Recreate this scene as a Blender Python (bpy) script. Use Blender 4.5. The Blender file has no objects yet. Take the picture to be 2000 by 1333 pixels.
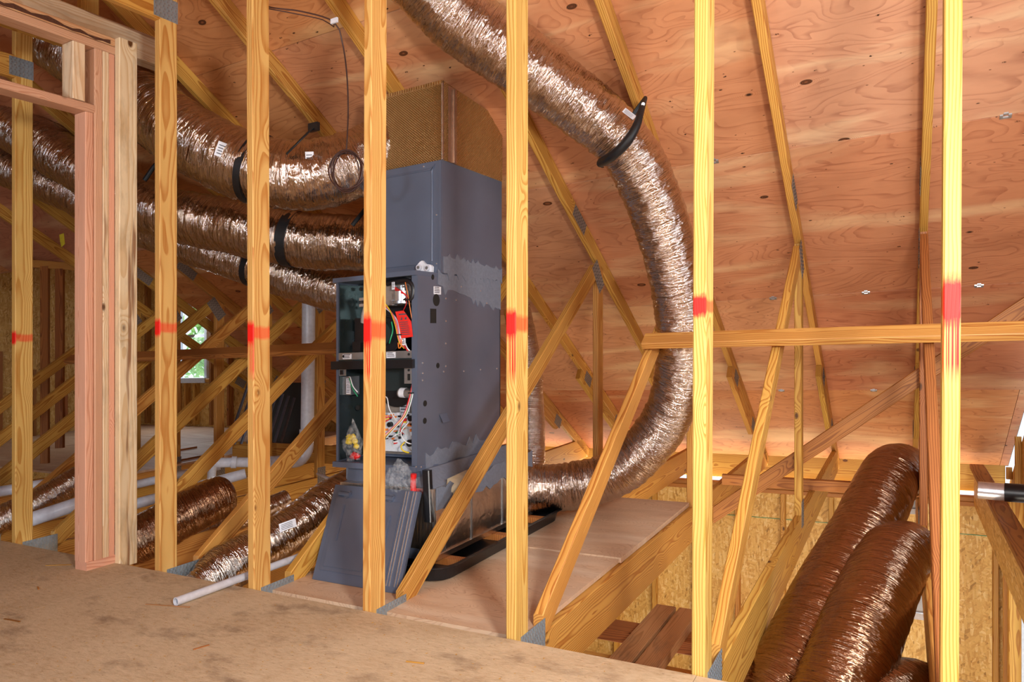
import bpy, bmesh, math, random
import numpy as np
from mathutils import Vector, noise

random.seed(7)
C = bpy.context.scene
COL = C.collection
CAM_H = 1.037
F = 1376.0                     # focal length in pixels of the 2000 px frame

# ---------------------------------------------------------------- camera, world, big lights, exposure
cam_d = bpy.data.cameras.new('camera'); cam = bpy.data.objects.new('camera', cam_d); COL.objects.link(cam)
cam.location = (0, 0, CAM_H); cam.rotation_euler = (math.pi / 2, 0, 0)
cam_d.sensor_width = 36; cam_d.lens = 36 * F / 2000; cam_d.clip_start = .05; cam_d.clip_end = 200
C.camera = cam
C.view_settings.view_transform = 'Standard'; C.view_settings.look = 'None'
C.view_settings.gamma = 1; C.view_settings.use_curve_mapping = False
C.view_settings.exposure = -0.04
C.cycles.use_denoising = True
C.cycles.max_bounces = 6; C.cycles.diffuse_bounces = 4; C.cycles.glossy_bounces = 3
C.cycles.transparent_max_bounces = 8; C.cycles.sample_clamp_indirect = 4

# house frame: u runs along the row of truss posts, v runs away towards the eave, w is up
P0 = Vector((-1.589, 3.178, 0.0))
R = Vector((.875, -.4835, .035)); A = Vector((.483, .875, .013)); Zv = Vector((0, 0, 1))
def P(u, v, w): return P0 + R * u + A * v + Zv * w
_M = np.array([R, A, Zv]).T; _Mi = np.linalg.inv(_M)
def at(x, y, Z):               # a point seen at (x, y), Z metres in front of the camera, in house coordinates
    p = np.array([(x - 1000) / F * Z, Z, CAM_H + (666 - y) / F * Z]) - np.array(P0)
    return tuple(float(c) for c in _Mi @ p)

W = bpy.data.worlds.new('world'); C.world = W; W.use_nodes = True
bg = W.node_tree.nodes['Background']; bg.inputs[0].default_value = (.80, .90, 1.0, 1); bg.inputs[1].default_value = 1.6

def area(name, loc, target, size, size_y, power, color, spread=None):
    d = bpy.data.lights.new(name, 'AREA'); d.shape = 'RECTANGLE'; d.size = size; d.size_y = size_y
    d.energy = power; d.color = color
    if spread: d.spread = spread
    o = bpy.data.objects.new(name, d); COL.objects.link(o)
    o.location = P(*loc)
    o.rotation_euler = (P(*target) - P(*loc)).to_track_quat('-Z', 'Y').to_euler()
    return o
area('work_light_right', (3.50, -1.75, 1.35), (1.6, 1.6, .75), .28, .28, 84, (1, .97, .93))
area('window_light_right', (3.55, -4.2, 1.5), (1.6, .8, .9), 1.0, 1.2, 62, (1, .96, .92))
area('window_light_rear', (.6, -4.9, 1.5), (.7, .6, 1.0), .6, .5, 64, (.72, .86, 1))
area('cool_fill_gable', (3.64, .55, 1.25), (1.2, 1.2, .9), .9, .8, 30, (.72, .86, 1))  # added fill for furnace side and duct highlights; no window in this wall stretch
area('window_light_low', (2.2, -3.2, .35), (2.0, 1.5, 1.2), .6, .3, 22, (.9, .95, 1))
area('eave_daylight', (.3, 4.992, -.418), (.3, 4.3, .45), 6.6, .03, 30, (1, .86, .62))
area('lower_storey_light', (2.6, 1.2, -2.2), (1.9, 4.8, -.9), 2.2, 1.2, 110, (1, .93, .80))
area('dormer_window_light', (-5.94, 4.5, 1.3), (-4.2, 2.6, -.3), .7, .9, 17, (.88, .95, 1))

# ---------------------------------------------------------------- material helpers
class NT:
    def __init__(s, name):
        s.m = bpy.data.materials.new(name); s.m.use_nodes = True; s.t = s.m.node_tree
        s.t.nodes.clear(); s.out = s.t.nodes.new('ShaderNodeOutputMaterial')
        s.b = s.t.nodes.new('ShaderNodeBsdfPrincipled'); s.t.links.new(s.b.outputs[0], s.out.inputs[0])
    def n(s, typ, **kw):
        nd = s.t.nodes.new('ShaderNode' + typ)
        for k, v in kw.items(): setattr(nd, k, v)
        return nd
    def put(s, sock, v):
        if isinstance(v, bpy.types.NodeSocket): s.t.links.new(v, sock)
        elif isinstance(v, (tuple, list)) and len(v) == 3 and sock.type == 'RGBA': sock.default_value = (*v, 1)
        else: sock.default_value = v
    def attr(s, name='gco', out='Vector'):
        return s.n('Attribute', attribute_name=name).outputs[out]
    def vm(s, op, a, b=None, o=0):
        nd = s.n('VectorMath', operation=op); s.put(nd.inputs[0], a)
        if b is not None: s.put(nd.inputs[1], b)
        return nd.outputs[o]
    def ma(s, op, a, b=None, c=None, clamp=False):
        nd = s.n('Math', operation=op); nd.use_clamp = clamp; s.put(nd.inputs[0], a)
        if b is not None: s.put(nd.inputs[1], b)
        if c is not None: s.put(nd.inputs[2], c)
        return nd.outputs[0]
    def noise(s, vec, scale=5, detail=3, rough=.55, out=0, dist=0):
        nd = s.n('TexNoise'); s.put(nd.inputs['Vector'], vec); nd.inputs['Scale'].default_value = scale
        nd.inputs['Detail'].default_value = detail; nd.inputs['Roughness'].default_value = rough
        nd.inputs['Distortion'].default_value = dist
        return nd.outputs[out]
    def voro(s, vec, scale=5, feature='F1', out='Distance', rnd=1):
        nd = s.n('TexVoronoi', feature=feature); s.put(nd.inputs['Vector'], vec); nd.inputs['Scale'].default_value = scale
        nd.inputs['Randomness'].default_value = rnd
        return nd.outputs[out]
    def mix(s, f, a, b, mode='MIX'):
        nd = s.n('Mix', data_type='RGBA', blend_type=mode); s.put(nd.inputs[0], f); s.put(nd.inputs[6], a); s.put(nd.inputs[7], b)
        return nd.outputs[2]
    def ramp(s, f, stops, interp='LINEAR'):
        nd = s.n('ValToRGB'); s.put(nd.inputs[0], f); e = nd.color_ramp.elements; nd.color_ramp.interpolation = interp
        while len(e) < len(stops): e.new(.5)
        for el, (p, c) in zip(e, stops):
            el.position = p; el.color = (*c, 1) if isinstance(c, (tuple, list)) else (c, c, c, 1)
        return nd.outputs[0]
    def mr(s, v, a, b, c=0, d=1):
        nd = s.n('MapRange'); nd.clamp = True; s.put(nd.inputs[0], v)
        for i, q in enumerate((a, b, c, d)): s.put(nd.inputs[i + 1], q)
        return nd.outputs[0]
    def bump(s, h, strength=.3, dist=.01, normal=None):
        nd = s.n('Bump'); nd.inputs['Strength'].default_value = strength; nd.inputs['Distance'].default_value = dist
        s.put(nd.inputs['Height'], h)
        if normal is not None: s.put(nd.inputs['Normal'], normal)
        return nd.outputs[0]
    def set(s, **kw):
        for k, v in kw.items(): s.put(s.b.inputs[k.replace('_', ' ')], v)
        return s.m

def wood(name, light, dark, ring=.0075, knots=.085, rough=.55, mark=False, grime=0.0, wane=False):
    t = NT(name); g = t.attr()
    sep = t.n('SeparateXYZ'); t.put(sep.inputs[0], g)
    gl = t.vm('MULTIPLY', g, (3.2, 3.2, .9))
    d1 = t.noise(gl, 1, 3, .5)
    kv = t.vm('MULTIPLY', g, (1.0, 1.0, .55))
    kd = t.voro(kv, 5.6)
    kn = t.mr(kd, 0.0, .34, 1, 0)
    r = t.vm('LENGTH', t.vm('MULTIPLY', g, (1, 1, .0)), None, 1)
    r2 = t.ma('ADD', r, t.ma('MULTIPLY', d1, .085))
    r2 = t.ma('ADD', r2, t.ma('MULTIPLY', t.ma('POWER', kn, 2.0), .045))
    ph = t.ma('FRACT', t.ma('MULTIPLY', r2, 1 / ring))
    band = t.ramp(ph, [(0, 0.0), (.45, .10), (.80, 1.0), (.95, 1.0), (1.0, 0.0)])
    fine = t.noise(t.vm('MULTIPLY', g, (420, 420, 7)), 1, 2, .6)
    band = t.ma('MULTIPLY', band, t.mr(fine, .25, .65, .55, 1))
    col = t.mix(band, light, dark)
    blot = t.noise(t.vm('MULTIPLY', g, (9, 9, 1.5)), 1, 3, .5)
    col = t.mix(t.mr(blot, .45, .8, 0, .35), col, tuple(c * .72 for c in dark))
    rnd = t.n('ObjectInfo').outputs['Random']
    hs = t.n('HueSaturation'); t.put(hs.inputs['Color'], col)
    t.put(hs.inputs['Hue'], t.mr(rnd, 0, 1, .488, .506)); t.put(hs.inputs['Value'], t.mr(t.ma('FRACT', t.ma('MULTIPLY', rnd, 7.31)), 0, 1, .84, 1.1))
    col = hs.outputs[0]
    kk = t.mr(kd, .050, .085, 1, 0)
    kc = t.mix(t.noise(t.vm('MULTIPLY', g, (90, 90, 90)), 1, 2), (.035, .012, .004), (.20, .075, .018))
    col = t.mix(kk, col, kc)
    if wane:
        wv = t.noise(t.vm('MULTIPLY', g, (14, 14, .9)), 1, 3, .6)
        col = t.mix(t.mr(wv, .61, .66, 0, .8), col, (.22, .075, .022))
    if grime:
        gv = t.noise(t.vm('MULTIPLY', g, (16, 16, 5)), 1, 4, .65)
        col = t.mix(t.mr(gv, .5, .72, 0, grime), col, (.10, .075, .055))
    if mark:
        mk = t.attr('mk'); ms = t.n('SeparateXYZ'); t.put(ms.inputs[0], mk)
        wob = t.noise(t.vm('MULTIPLY', mk, (60, 25, 40)), 1, 4, .7)
        side = t.mr(ms.outputs[1], .002, .006)                        # 0 on the front edge, 1 on the wide side
        sz = t.attr('mks', 'Fac')
        h = t.ma('MULTIPLY', t.ma('ABSOLUTE', ms.outputs[2]), t.mr(side, 0, 1, 1.0, 1.75))
        h = t.ma('ADD', h, t.ma('MULTIPLY', t.ma('SUBTRACT', wob, .5), .035))
        edge = t.ma('MULTIPLY', sz, .052)
        blob = t.mr(h, t.ma('MULTIPLY', edge, .55), edge, 1, 0)
        blob = t.ma('MULTIPLY', blob, t.mr(side, 0, 1, 1.0, .62))
        dn = t.noise(t.vm('MULTIPLY', mk, (190, 190, 1.2)), 1, 1)
        run = t.ma('MULTIPLY', t.mr(dn, .49, .52), t.mr(ms.outputs[2], -.26, -.02, 0, 1))
        run = t.ma('MULTIPLY', t.mr(run, .25, .45), t.mr(ms.outputs[2], -.002, 0.0, 1, 0))
        run = t.ma('MULTIPLY', run, t.mr(side, 0, 1, 1, 0)); run = t.ma('MULTIPLY', run, t.mr(sz, .95, 1.05))
        mask = t.ma('MAXIMUM', blob, t.ma('MULTIPLY', run, 1.0))
        mask = t.ma('MULTIPLY', mask, t.mr(sz, .01, .02))
        col = t.mix(mask, col, (.80, .012, .006))
    hgt = t.ma('ADD', t.ma('MULTIPLY', band, -.35), t.ma('MULTIPLY', fine, .5))
    return t.set(Base_Color=col, Roughness=rough, Normal=t.bump(hgt, .25, .002), Specular_IOR_Level=.35)

M = {}
M['pine'] = wood('yellow_pine', (.64, .355, .075), (.37, .135, .016))
M['post'] = wood('yellow_pine_post', (.76, .50, .145), (.52, .24, .038), mark=True)
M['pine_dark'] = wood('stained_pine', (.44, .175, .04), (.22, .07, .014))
M['pine_dusty'] = wood('dusty_pine', (.42, .20, .085), (.29, .125, .045), knots=.05, grime=.5)
M['fir'] = wood('pink_fir', (.72, .42, .27), (.56, .265, .15), ring=.0045)
M['fir_pale'] = wood('pale_fir', (.76, .61, .40), (.62, .42, .22), ring=.009, wane=True, grime=.3)
M['bark'] = wood('waney_fir', (.70, .45, .22), (.55, .28, .11), wane=True)

def plywood(name, base, line, pale, scale=1.0, flecks=True, lines=10.0, dust=0):
    t = NT(name); g = t.attr()
    warp = t.vm('MULTIPLY', g, (1.05, 3.0, 1))
    n = t.noise(warp, 1.25 * scale, 2.5, .45, dist=.55)
    ph = t.ma('FRACT', t.ma('MULTIPLY', n, lines * 2.1))
    ln = t.ramp(ph, [(0, 0), (.62, .03), (.86, .8), (.96, 1), (1, 0)])
    brk = t.noise(t.vm('MULTIPLY', g, (6, 25, 1)), 1, 3)
    ln = t.ma('MULTIPLY', ln, t.mr(brk, .3, .65, .15, .72))
    col = t.mix(ln, base, line)
    pl = t.noise(t.vm('MULTIPLY', g, (.7, 3.2, 1)), 1.1, 4, .5, dist=.6)
    col = t.mix(t.mr(pl, .54, .68, 0, .75), col, pale)
    mott = t.noise(t.vm('MULTIPLY', g, (2, 7, 1)), 1.5, 4, .6)
    col = t.mix(t.mr(mott, .42, .78, 0, .32), col, tuple(a * .85 for a in line))
    rnd = t.n('ObjectInfo').outputs['Random']
    hs = t.n('HueSaturation'); t.put(hs.inputs['Color'], col)
    t.put(hs.inputs['Hue'], t.mr(rnd, 0, 1, .488, .503)); t.put(hs.inputs['Value'], t.mr(rnd, 0, 1, .88, 1.08))
    t.put(hs.inputs['Saturation'], t.mr(t.ma('FRACT', t.ma('MULTIPLY', rnd, 5.7)), 0, 1, .86, 1.05))
    col = hs.outputs[0]
    if flecks:
        kd = t.voro(t.vm('MULTIPLY', g, (1.6, 3.0, .3)), 1.25)
        kc = t.mix(t.mr(kd, .028, .045), (.22, .075, .03), (.03, .01, .004))
        col = t.mix(t.mr(kd, .055, .066, 1, 0), col, kc)
        halo = t.ma('MULTIPLY', t.mr(kd, .05, .2, 1, 0), t.mr(t.ma('FRACT', t.ma('MULTIPLY', kd, 60)), .5, .9))
        col = t.mix(t.ma('MULTIPLY', halo, .45), col, line)
        fd = t.voro(t.vm('MULTIPLY', g, (5, 11, .5)), 1.3)
        ft = t.noise(t.vm('MULTIPLY', g, (90, 60, 1)), 1, 2)
        col = t.mix(t.ma('MULTIPLY', t.mr(fd, .05, .075, 1, 0), t.mr(ft, .42, .5)), col, (.05, .018, .008))
        gd = t.voro(t.vm('MULTIPLY', g, (11, 23, .5)), 1.0)
        col = t.mix(t.mr(gd, .045, .065, .85, 0), col, (.09, .03, .012))
    if dust:
        dn = t.noise(t.vm('MULTIPLY', g, (3, 5, 1)), 1.6, 5, .7)
        col = t.mix(t.mr(dn, .35, .7, 0, dust), col, (.62, .47, .34))
    return t.set(Base_Color=col, Roughness=.6, Specular_IOR_Level=.25, Normal=t.bump(t.ma('MULTIPLY', ln, -1), .2, .002))
M['sheathing'] = plywood('roof_plywood', (.57, .235, .085), (.33, .10, .03), (.74, .46, .21))
M['deck_ply'] = plywood('platform_plywood', (.66, .43, .25), (.33, .14, .06), (.84, .68, .48), scale=1.7, flecks=False, dust=.45, lines=26)

def osb(name, c1, c2, c3, bump=.4):
    t = NT(name); g = t.attr()
    wv = t.vm('ADD', g, t.vm('SCALE', t.noise(g, 9, 2, out=1), None)) if False else g
    layers = []
    for ang, sx, sy, sc in ((.3, 1, 5.0, 11), (1.5, 1, 5.5, 13), (2.4, 1, 5.2, 10)):
        mp = t.n('Mapping'); mp.inputs['Rotation'].default_value = (0, 0, ang); t.put(mp.inputs[0], wv)
        sv = t.vm('MULTIPLY', mp.outputs[0], (sx, sy, 1))
        nd = t.n('TexVoronoi', feature='F1'); t.put(nd.inputs['Vector'], sv); nd.inputs['Scale'].default_value = sc
        layers.append((nd.outputs['Color'], nd.outputs['Distance']))
    def sepx(c, i=0):
        s_ = t.n('SeparateColor'); t.put(s_.inputs[0], c); return s_.outputs[i]
    a, b, c = (sepx(l[0]) for l in layers)
    col1 = t.ramp(a, [(0, c2), (.35, c1), (.7, c1), (1, c3)])
    col2 = t.ramp(b, [(0, c3), (.5, c1), (1, c2)])
    col3 = t.ramp(c, [(0, c1), (.8, c2), (1, tuple(q * .62 for q in c2))])
    sel = sepx(layers[2][0], 1); sel2 = sepx(layers[1][0], 2)
    col = t.mix(t.mr(sel, .45, .5), col1, col2); col = t.mix(t.mr(sel2, .6, .65), col, col3)
    col = t.mix(t.mr(t.noise(g, 60, 3), .55, .75, 0, .35), col, tuple(q * .4 for q in c2))
    h = t.ma('ADD', t.ma('ADD', a, b), t.ma('MULTIPLY', c, .7))
    return t.set(Base_Color=col, Roughness=.55, Normal=t.bump(h, bump, .0025), Specular_IOR_Level=.35)
M['osb'] = osb('osb_board', (.70, .43, .125), (.56, .30, .07), (.80, .57, .24))

def subfloor():
    t = NT('dusty_subfloor'); g = t.attr()
    n1 = t.noise(g, 2.0, 5, .6); n2 = t.noise(t.vm('MULTIPLY', g, (1, 2.4, 1)), 26, 4, .7); n3 = t.noise(g, 160, 3, .6)
    col = t.mix(t.mr(n1, .35, .68), (.50, .36, .22), (.61, .47, .31))
    col = t.mix(t.mr(n2, .42, .72, 0, .55), col, (.72, .57, .40))
    col = t.mix(t.mr(n2, .28, .45, .45, 0), col, (.38, .24, .125))
    st = t.noise(t.vm('MULTIPLY', g, (1.2, 2.2, 1)), 2.6, 5, .65)
    col = t.mix(t.mr(st, .54, .70, 0, .75), col, (.23, .15, .095))
    fl = t.voro(t.vm('MULTIPLY', g, (16, 34, 1)), 1.6)
    col = t.mix(t.ma('MULTIPLY', t.mr(fl, .09, .13, .7, 0), t.mr(n3, .4, .6)), col, (.17, .085, .04))
    fl2 = t.voro(t.vm('MULTIPLY', g, (22, 60, 1)), 2.0)
    col = t.mix(t.mr(fl2, .11, .15, .6, 0), col, (.68, .50, .32))
    h = t.ma('ADD', t.ma('MULTIPLY', n3, .5), n2)
    return t.set(Base_Color=col, Roughness=.75, Normal=t.bump(h, .5, .004), Specular_IOR_Level=.2)
M['subfloor'] = subfloor()

def foil(name, col, rough=.2, strength=.8, crumple=1.0):
    t = NT(name); g = t.attr()
    big = t.noise(t.vm('MULTIPLY', g, (16, 9, 9)), 1, 3, .6)
    circ = t.noise(t.vm('MULTIPLY', g, (80, 5, 5)), 1, 3, .6, dist=.9)
    fine = t.noise(t.vm('MULTIPLY', g, (210, 45, 45)), 1, 3, .65, dist=.4)
    h = t.ma('ADD', t.ma('MULTIPLY', circ, 1.5), t.ma('MULTIPLY', fine, .38 * crumple))
    h = t.ma('ADD', h, t.ma('MULTIPLY', big, 1.6))
    c = t.mix(t.mr(big, .35, .7), col, tuple(min(1, q * 1.12) for q in col))
    return t.set(Base_Color=c, Metallic=1.0, Roughness=rough, Normal=t.bump(h, strength, .014))
M['foil'] = foil('silver_duct_foil', (.55, .455, .385), .08, .7, .8)
M['foil_warm'] = foil('brown_reflecting_film', (.36, .215, .13), .16, .7, .8)  # silver film; the brown wood's reflection is put into its colour
M['foil_flat'] = foil('flat_duct_foil', (.70, .66, .62), .28, .25, .2)

def plain(name, col, rough=.5, metal=0.0, spec=.5, bumpy=0, trans=0, alpha=1, nscale=40, emit=None, es=1):
    t = NT(name)
    kw = dict(Base_Color=(*col, 1), Roughness=rough, Metallic=metal, Specular_IOR_Level=spec)
    n = t.noise(t.n('TexCoord').outputs['Object'], nscale, 3)
    kw['Base_Color'] = t.mix(t.mr(n, .3, .7), tuple(c * .9 for c in col), tuple(min(1, c * 1.08) for c in col))
    if bumpy: kw['Normal'] = t.bump(n, bumpy, .004)
    if trans: kw['Transmission_Weight'] = trans
    if alpha < 1: kw['Alpha'] = alpha
    if emit: kw['Emission_Color'] = (*emit, 1); kw['Emission_Strength'] = es
    return t.set(**kw)
M['steel_blue'] = plain('grey_painted_steel', (.10, .125, .185), .38, .15, .6, nscale=3)
M['steel_lit'] = plain('side_lit_grey_steel', (.135, .160, .225), .30, .35, .6, nscale=3)  # same grey paint; the cabinet side's light is put into its colour
M['steel_in'] = plain('furnace_inner_steel', (.06, .085, .09), .22, .65, .6, nscale=6)
M['galv'] = plain('galvanized_steel', (.42, .44, .46), .35, .85, .5, nscale=30)
M['galv_dark'] = plain('dull_nail_plate', (.27, .23, .20), .5, .3, .5, nscale=60)
M['silver'] = plain('bright_aluminium', (.74, .77, .82), .25, .8, .5)
M['black'] = plain('black_plastic', (.008, .008, .010), .35, 0, .5)
M['black_strap'] = plain('black_strap_web', (.006, .007, .009), .5, 0, .5, bumpy=.2)
M['white'] = plain('white_label', (.72, .74, .80), .5)
M['ink'] = plain('printed_ink', (.07, .07, .09), .6)
M['pvc'] = plain('white_pvc', (.62, .64, .72), .3, 0, .5)
M['pvc_in'] = plain('shaded_pvc_bore', (.30, .32, .36), .5)  # white plastic darkened for the shade inside the pipe
M['hole'] = plain('open_hole', (.006, .005, .004), .8)
M['tape'] = plain('aluminium_tape', (.66, .52, .42), .25, .9, .5, bumpy=.3)
M['mastic'] = plain('grey_mastic', (.165, .185, .235), .6, 0, .3, bumpy=.3, nscale=60)
M['cream'] = plain('cream_duct_liner', (.50, .42, .29), .6)
M['copper'] = plain('brown_cable', (.06, .022, .016), .4)
for nm, c in dict(red=(.62, .012, .012), yellow=(.75, .55, .02), green=(.02, .30, .13), orange=(.75, .20, .03), white=(.75, .77, .8), pink=(.6, .2, .25), purple=(.25, .12, .45), blackw=(.01, .01, .01)).items():
    M['w_' + nm] = plain(nm + '_wire_plastic', c, .35)
M['tag_red'] = plain('red_tag_paper', (.75, .02, .012), .5)
M['pcb'] = plain('pale_circuit_board', (.60, .66, .72), .4, nscale=120)
M['bark_dark'] = plain('dark_bark', (.085, .028, .012), .8, bumpy=.8, nscale=90)
M['tooth'] = plain('plate_tooth', (.15, .13, .115), .5, .3)
M['flag'] = plain('yellow_flag_tape', (.72, .60, .02), .5)
M['sill'] = plain('white_window_vinyl', (.62, .66, .72), .35)
M['bundle'] = plain('grey_sheet_metal', (.14, .16, .21), .35, .6)

def plastic_bag():
    t = NT('clear_plastic_bag')
    n = t.noise(t.n('TexCoord').outputs['Object'], 45, 4, .7)
    return t.set(Base_Color=(.8, .85, .9, 1), Roughness=.12, Alpha=t.mr(n, .42, .72, .03, .38), Normal=t.bump(n, .9, .02), Specular_IOR_Level=.9)
M['bag'] = plastic_bag()

def quilt():
    t = NT('quilted_foil_wrap'); g = t.attr(); s = t.n('SeparateXYZ')
    t.put(s.inputs[0], t.vm('ADD', g, t.vm('SCALE', t.noise(g, 5, 2, out=1), None)))
    def sn(v, f): return t.ma('SINE', t.ma('MULTIPLY', v, f))
    gs = t.n('SeparateXYZ'); t.put(gs.inputs[0], g)
    wob = t.ma('MULTIPLY', t.noise(g, 7, 2), 2.2)
    a = t.ma('SINE', t.ma('ADD', t.ma('MULTIPLY', gs.outputs[0], 430), wob)); b = t.ma('SINE', t.ma('ADD', t.ma('MULTIPLY', gs.outputs[1], 520), wob))
    h = t.ma('ADD', t.ma('MULTIPLY', a, b), t.ma('MULTIPLY', t.noise(g, 30, 3), 1.2))
    c = t.mix(t.noise(g, 12, 3), (.78, .47, .19), (.62, .34, .12))
    return t.set(Base_Color=c, Metallic=.7, Roughness=.33, Normal=t.bump(h, 1.0, .014))
M['quilt'] = quilt()

def nailplate():
    t = NT('toothed_nail_plate'); g = t.attr()
    s = t.n('SeparateXYZ'); t.put(s.inputs[0], g)
    return t.set(Base_Color=t.mix(t.noise(g, 25, 3), (.24, .29, .33), (.40, .46, .50)), Metallic=.55, Roughness=.38)
M['plate'] = nailplate()

def outdoor():
    t = NT('sunlit_leaves'); n = t.noise(t.n('TexCoord').outputs['Object'], 5, 6, .75)
    v = t.voro(t.n('TexCoord').outputs['Object'], 26)
    c = t.ramp(n, [(.3, (.05, .22, .02)), (.48, (.20, .55, .05)), (.60, (.55, .85, .25))])
    c = t.mix(t.mr(v, .0, .5, .4, 0), c, (.75, 1, .5))
    return t.set(Base_Color=c, Roughness=.7)
M['leaves'] = outdoor()
def glass():
    t = NT('window_glass'); return t.set(Base_Color=(.9, .97, 1, 1), Roughness=.02, Alpha=.12, Specular_IOR_Level=.6)
M['glass'] = glass()

# ---------------------------------------------------------------- mesh helpers (all in house coordinates u, v, w)
def tag(o, label=None, cat=None, group=None, kind=None):
    if label: o['label'] = label
    if cat: o['category'] = cat
    if group: o['group'] = group
    if kind: o['kind'] = kind
    return o
def empty(name, uvw, label=None, cat=None, group=None, kind=None):
    o = bpy.data.objects.new(name, None); COL.objects.link(o); o.location = P(*uvw); o.empty_display_size = .05
    return tag(o, label, cat, group, kind)
class MB:
    def __init__(s): s.v = []; s.f = []; s.g = []; s.sm = []; s.mi = []
    def add(s, vs, gs, fs, smooth=False, mi=0):
        b = len(s.v); s.v += [tuple(p) for p in vs]; s.g += [tuple(q) for q in gs]
        s.f += [tuple(b + i for i in f) for f in fs]; s.sm += [smooth] * len(fs); s.mi += [mi] * len(fs)
    def flip(s): s.f = [tuple(reversed(f)) for f in s.f]
    def box(s, a, b, g0=None, mi=0, order=(0, 1, 2)):   # axis-aligned in house frame; gco = (across, across, along)
        (x0, y0, z0), (x1, y1, z1) = a, b
        c = [(x, y, z) for z in (z0, z1) for y in (y0, y1) for x in (x0, x1)]
        off = g0 or (0, 0, 0)
        gg = [tuple(p[order[i]] + off[i] for i in range(3)) for p in c]
        for f in ((0, 2, 3, 1), (4, 5, 7, 6), (0, 1, 5, 4), (2, 6, 7, 3), (0, 4, 6, 2), (1, 3, 7, 5)):
            s.add([c[i] for i in f], [gg[i] for i in f], [(0, 1, 2, 3)], mi=mi)
    def hexa(s, c, gg=None, mi=0):      # c: 8 points, same order as box
        gg = gg or c
        for f in ((0, 2, 3, 1), (4, 5, 7, 6), (0, 1, 5, 4), (2, 6, 7, 3), (0, 4, 6, 2), (1, 3, 7, 5)):
            s.add([c[i] for i in f], [gg[i] for i in f], [(0, 1, 2, 3)], mi=mi)
    def cyl(s, a, b, r, n=16, cap=True, r2=None, mi=0, smooth=True, inner=None):
        a = Vector(a); b = Vector(b); d = (b - a).normalized(); r2 = r if r2 is None else r2
        x = d.orthogonal().normalized(); y = d.cross(x); L = (b - a).length
        ring = [x * math.cos(2 * math.pi * i / n) + y * math.sin(2 * math.pi * i / n) for i in range(n)]
        vs = [a + q * r for q in ring] + [b + q * r2 for q in ring]
        gs = [(0, q.dot(x) * r, q.dot(y) * r) for q in ring] + [(L, q.dot(x) * r2, q.dot(y) * r2) for q in ring]
        s.add(vs, gs, [(i, (i + 1) % n, n + (i + 1) % n, n + i) for i in range(n)], smooth, mi)
        if cap:
            s.add([a + q * r for q in ring], [(0, 0, 0)] * n, [tuple(reversed(range(n)))], mi=mi)
            s.add([b + q * r2 for q in ring], [(L, 0, 0)] * n, [tuple(range(n))], mi=mi)
    def sheet(s, pts, thick, nrm, mi=0):   # polygon extruded along nrm
        n = len(pts); q = [Vector(p) for p in pts]; w = Vector(nrm) * thick
        s.add(q, q, [tuple(range(n))], mi=mi); s.add([p + w for p in q], q, [tuple(reversed(range(n)))], mi=mi)
        for i in range(n):
            j = (i + 1) % n; s.add([q[i], q[i] + w, q[j] + w, q[j]], [q[i]] * 4, [(0, 1, 2, 3)], mi=mi)
    def build(s, name, mat, parent=None, origin=None, extra=None):
        me = bpy.data.meshes.new(name)
        org = P(*origin) if origin is not None else (Vector(parent.location) if parent and parent.type == 'EMPTY' and parent.parent is None else None)
        wv = [P(*p) for p in s.v]
        if org is None:
            xs = [sum(p[i] for p in wv) / len(wv) for i in (0, 1)]; org = Vector((xs[0], xs[1], min(p[2] for p in wv)))
        me.from_pydata([p - org for p in wv], [], s.f)
        at_ = me.attributes.new('gco', 'FLOAT_VECTOR', 'POINT'); at_.data.foreach_set('vector', [c for p in s.g for c in p])
        if extra:
            for nm, vals in extra.items():
                if isinstance(vals, float):
                    a_ = me.attributes.new(nm, 'FLOAT', 'POINT'); a_.data.foreach_set('value', [vals] * len(s.v))
                else:
                    a_ = me.attributes.new(nm, 'FLOAT_VECTOR', 'POINT'); a_.data.foreach_set('vector', [c for p in vals for c in p])
        me.polygons.foreach_set('use_smooth', s.sm)
        for m in (mat if isinstance(mat, (list, tuple)) else [mat]): me.materials.append(M[m])
        me.polygons.foreach_set('material_index', s.mi)
        me.update()
        bm = bmesh.new(); bm.from_mesh(me)
        bmesh.ops.recalc_face_normals(bm, faces=bm.faces); bm.to_mesh(me); bm.free()
        o = bpy.data.objects.new(name, me); COL.objects.link(o)
        par_loc = Vector((0, 0, 0)); q = parent
        while q is not None: par_loc += Vector(q.location); q = q.parent
        o.location = org - par_loc
        if parent: o.parent = parent
        return o

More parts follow.
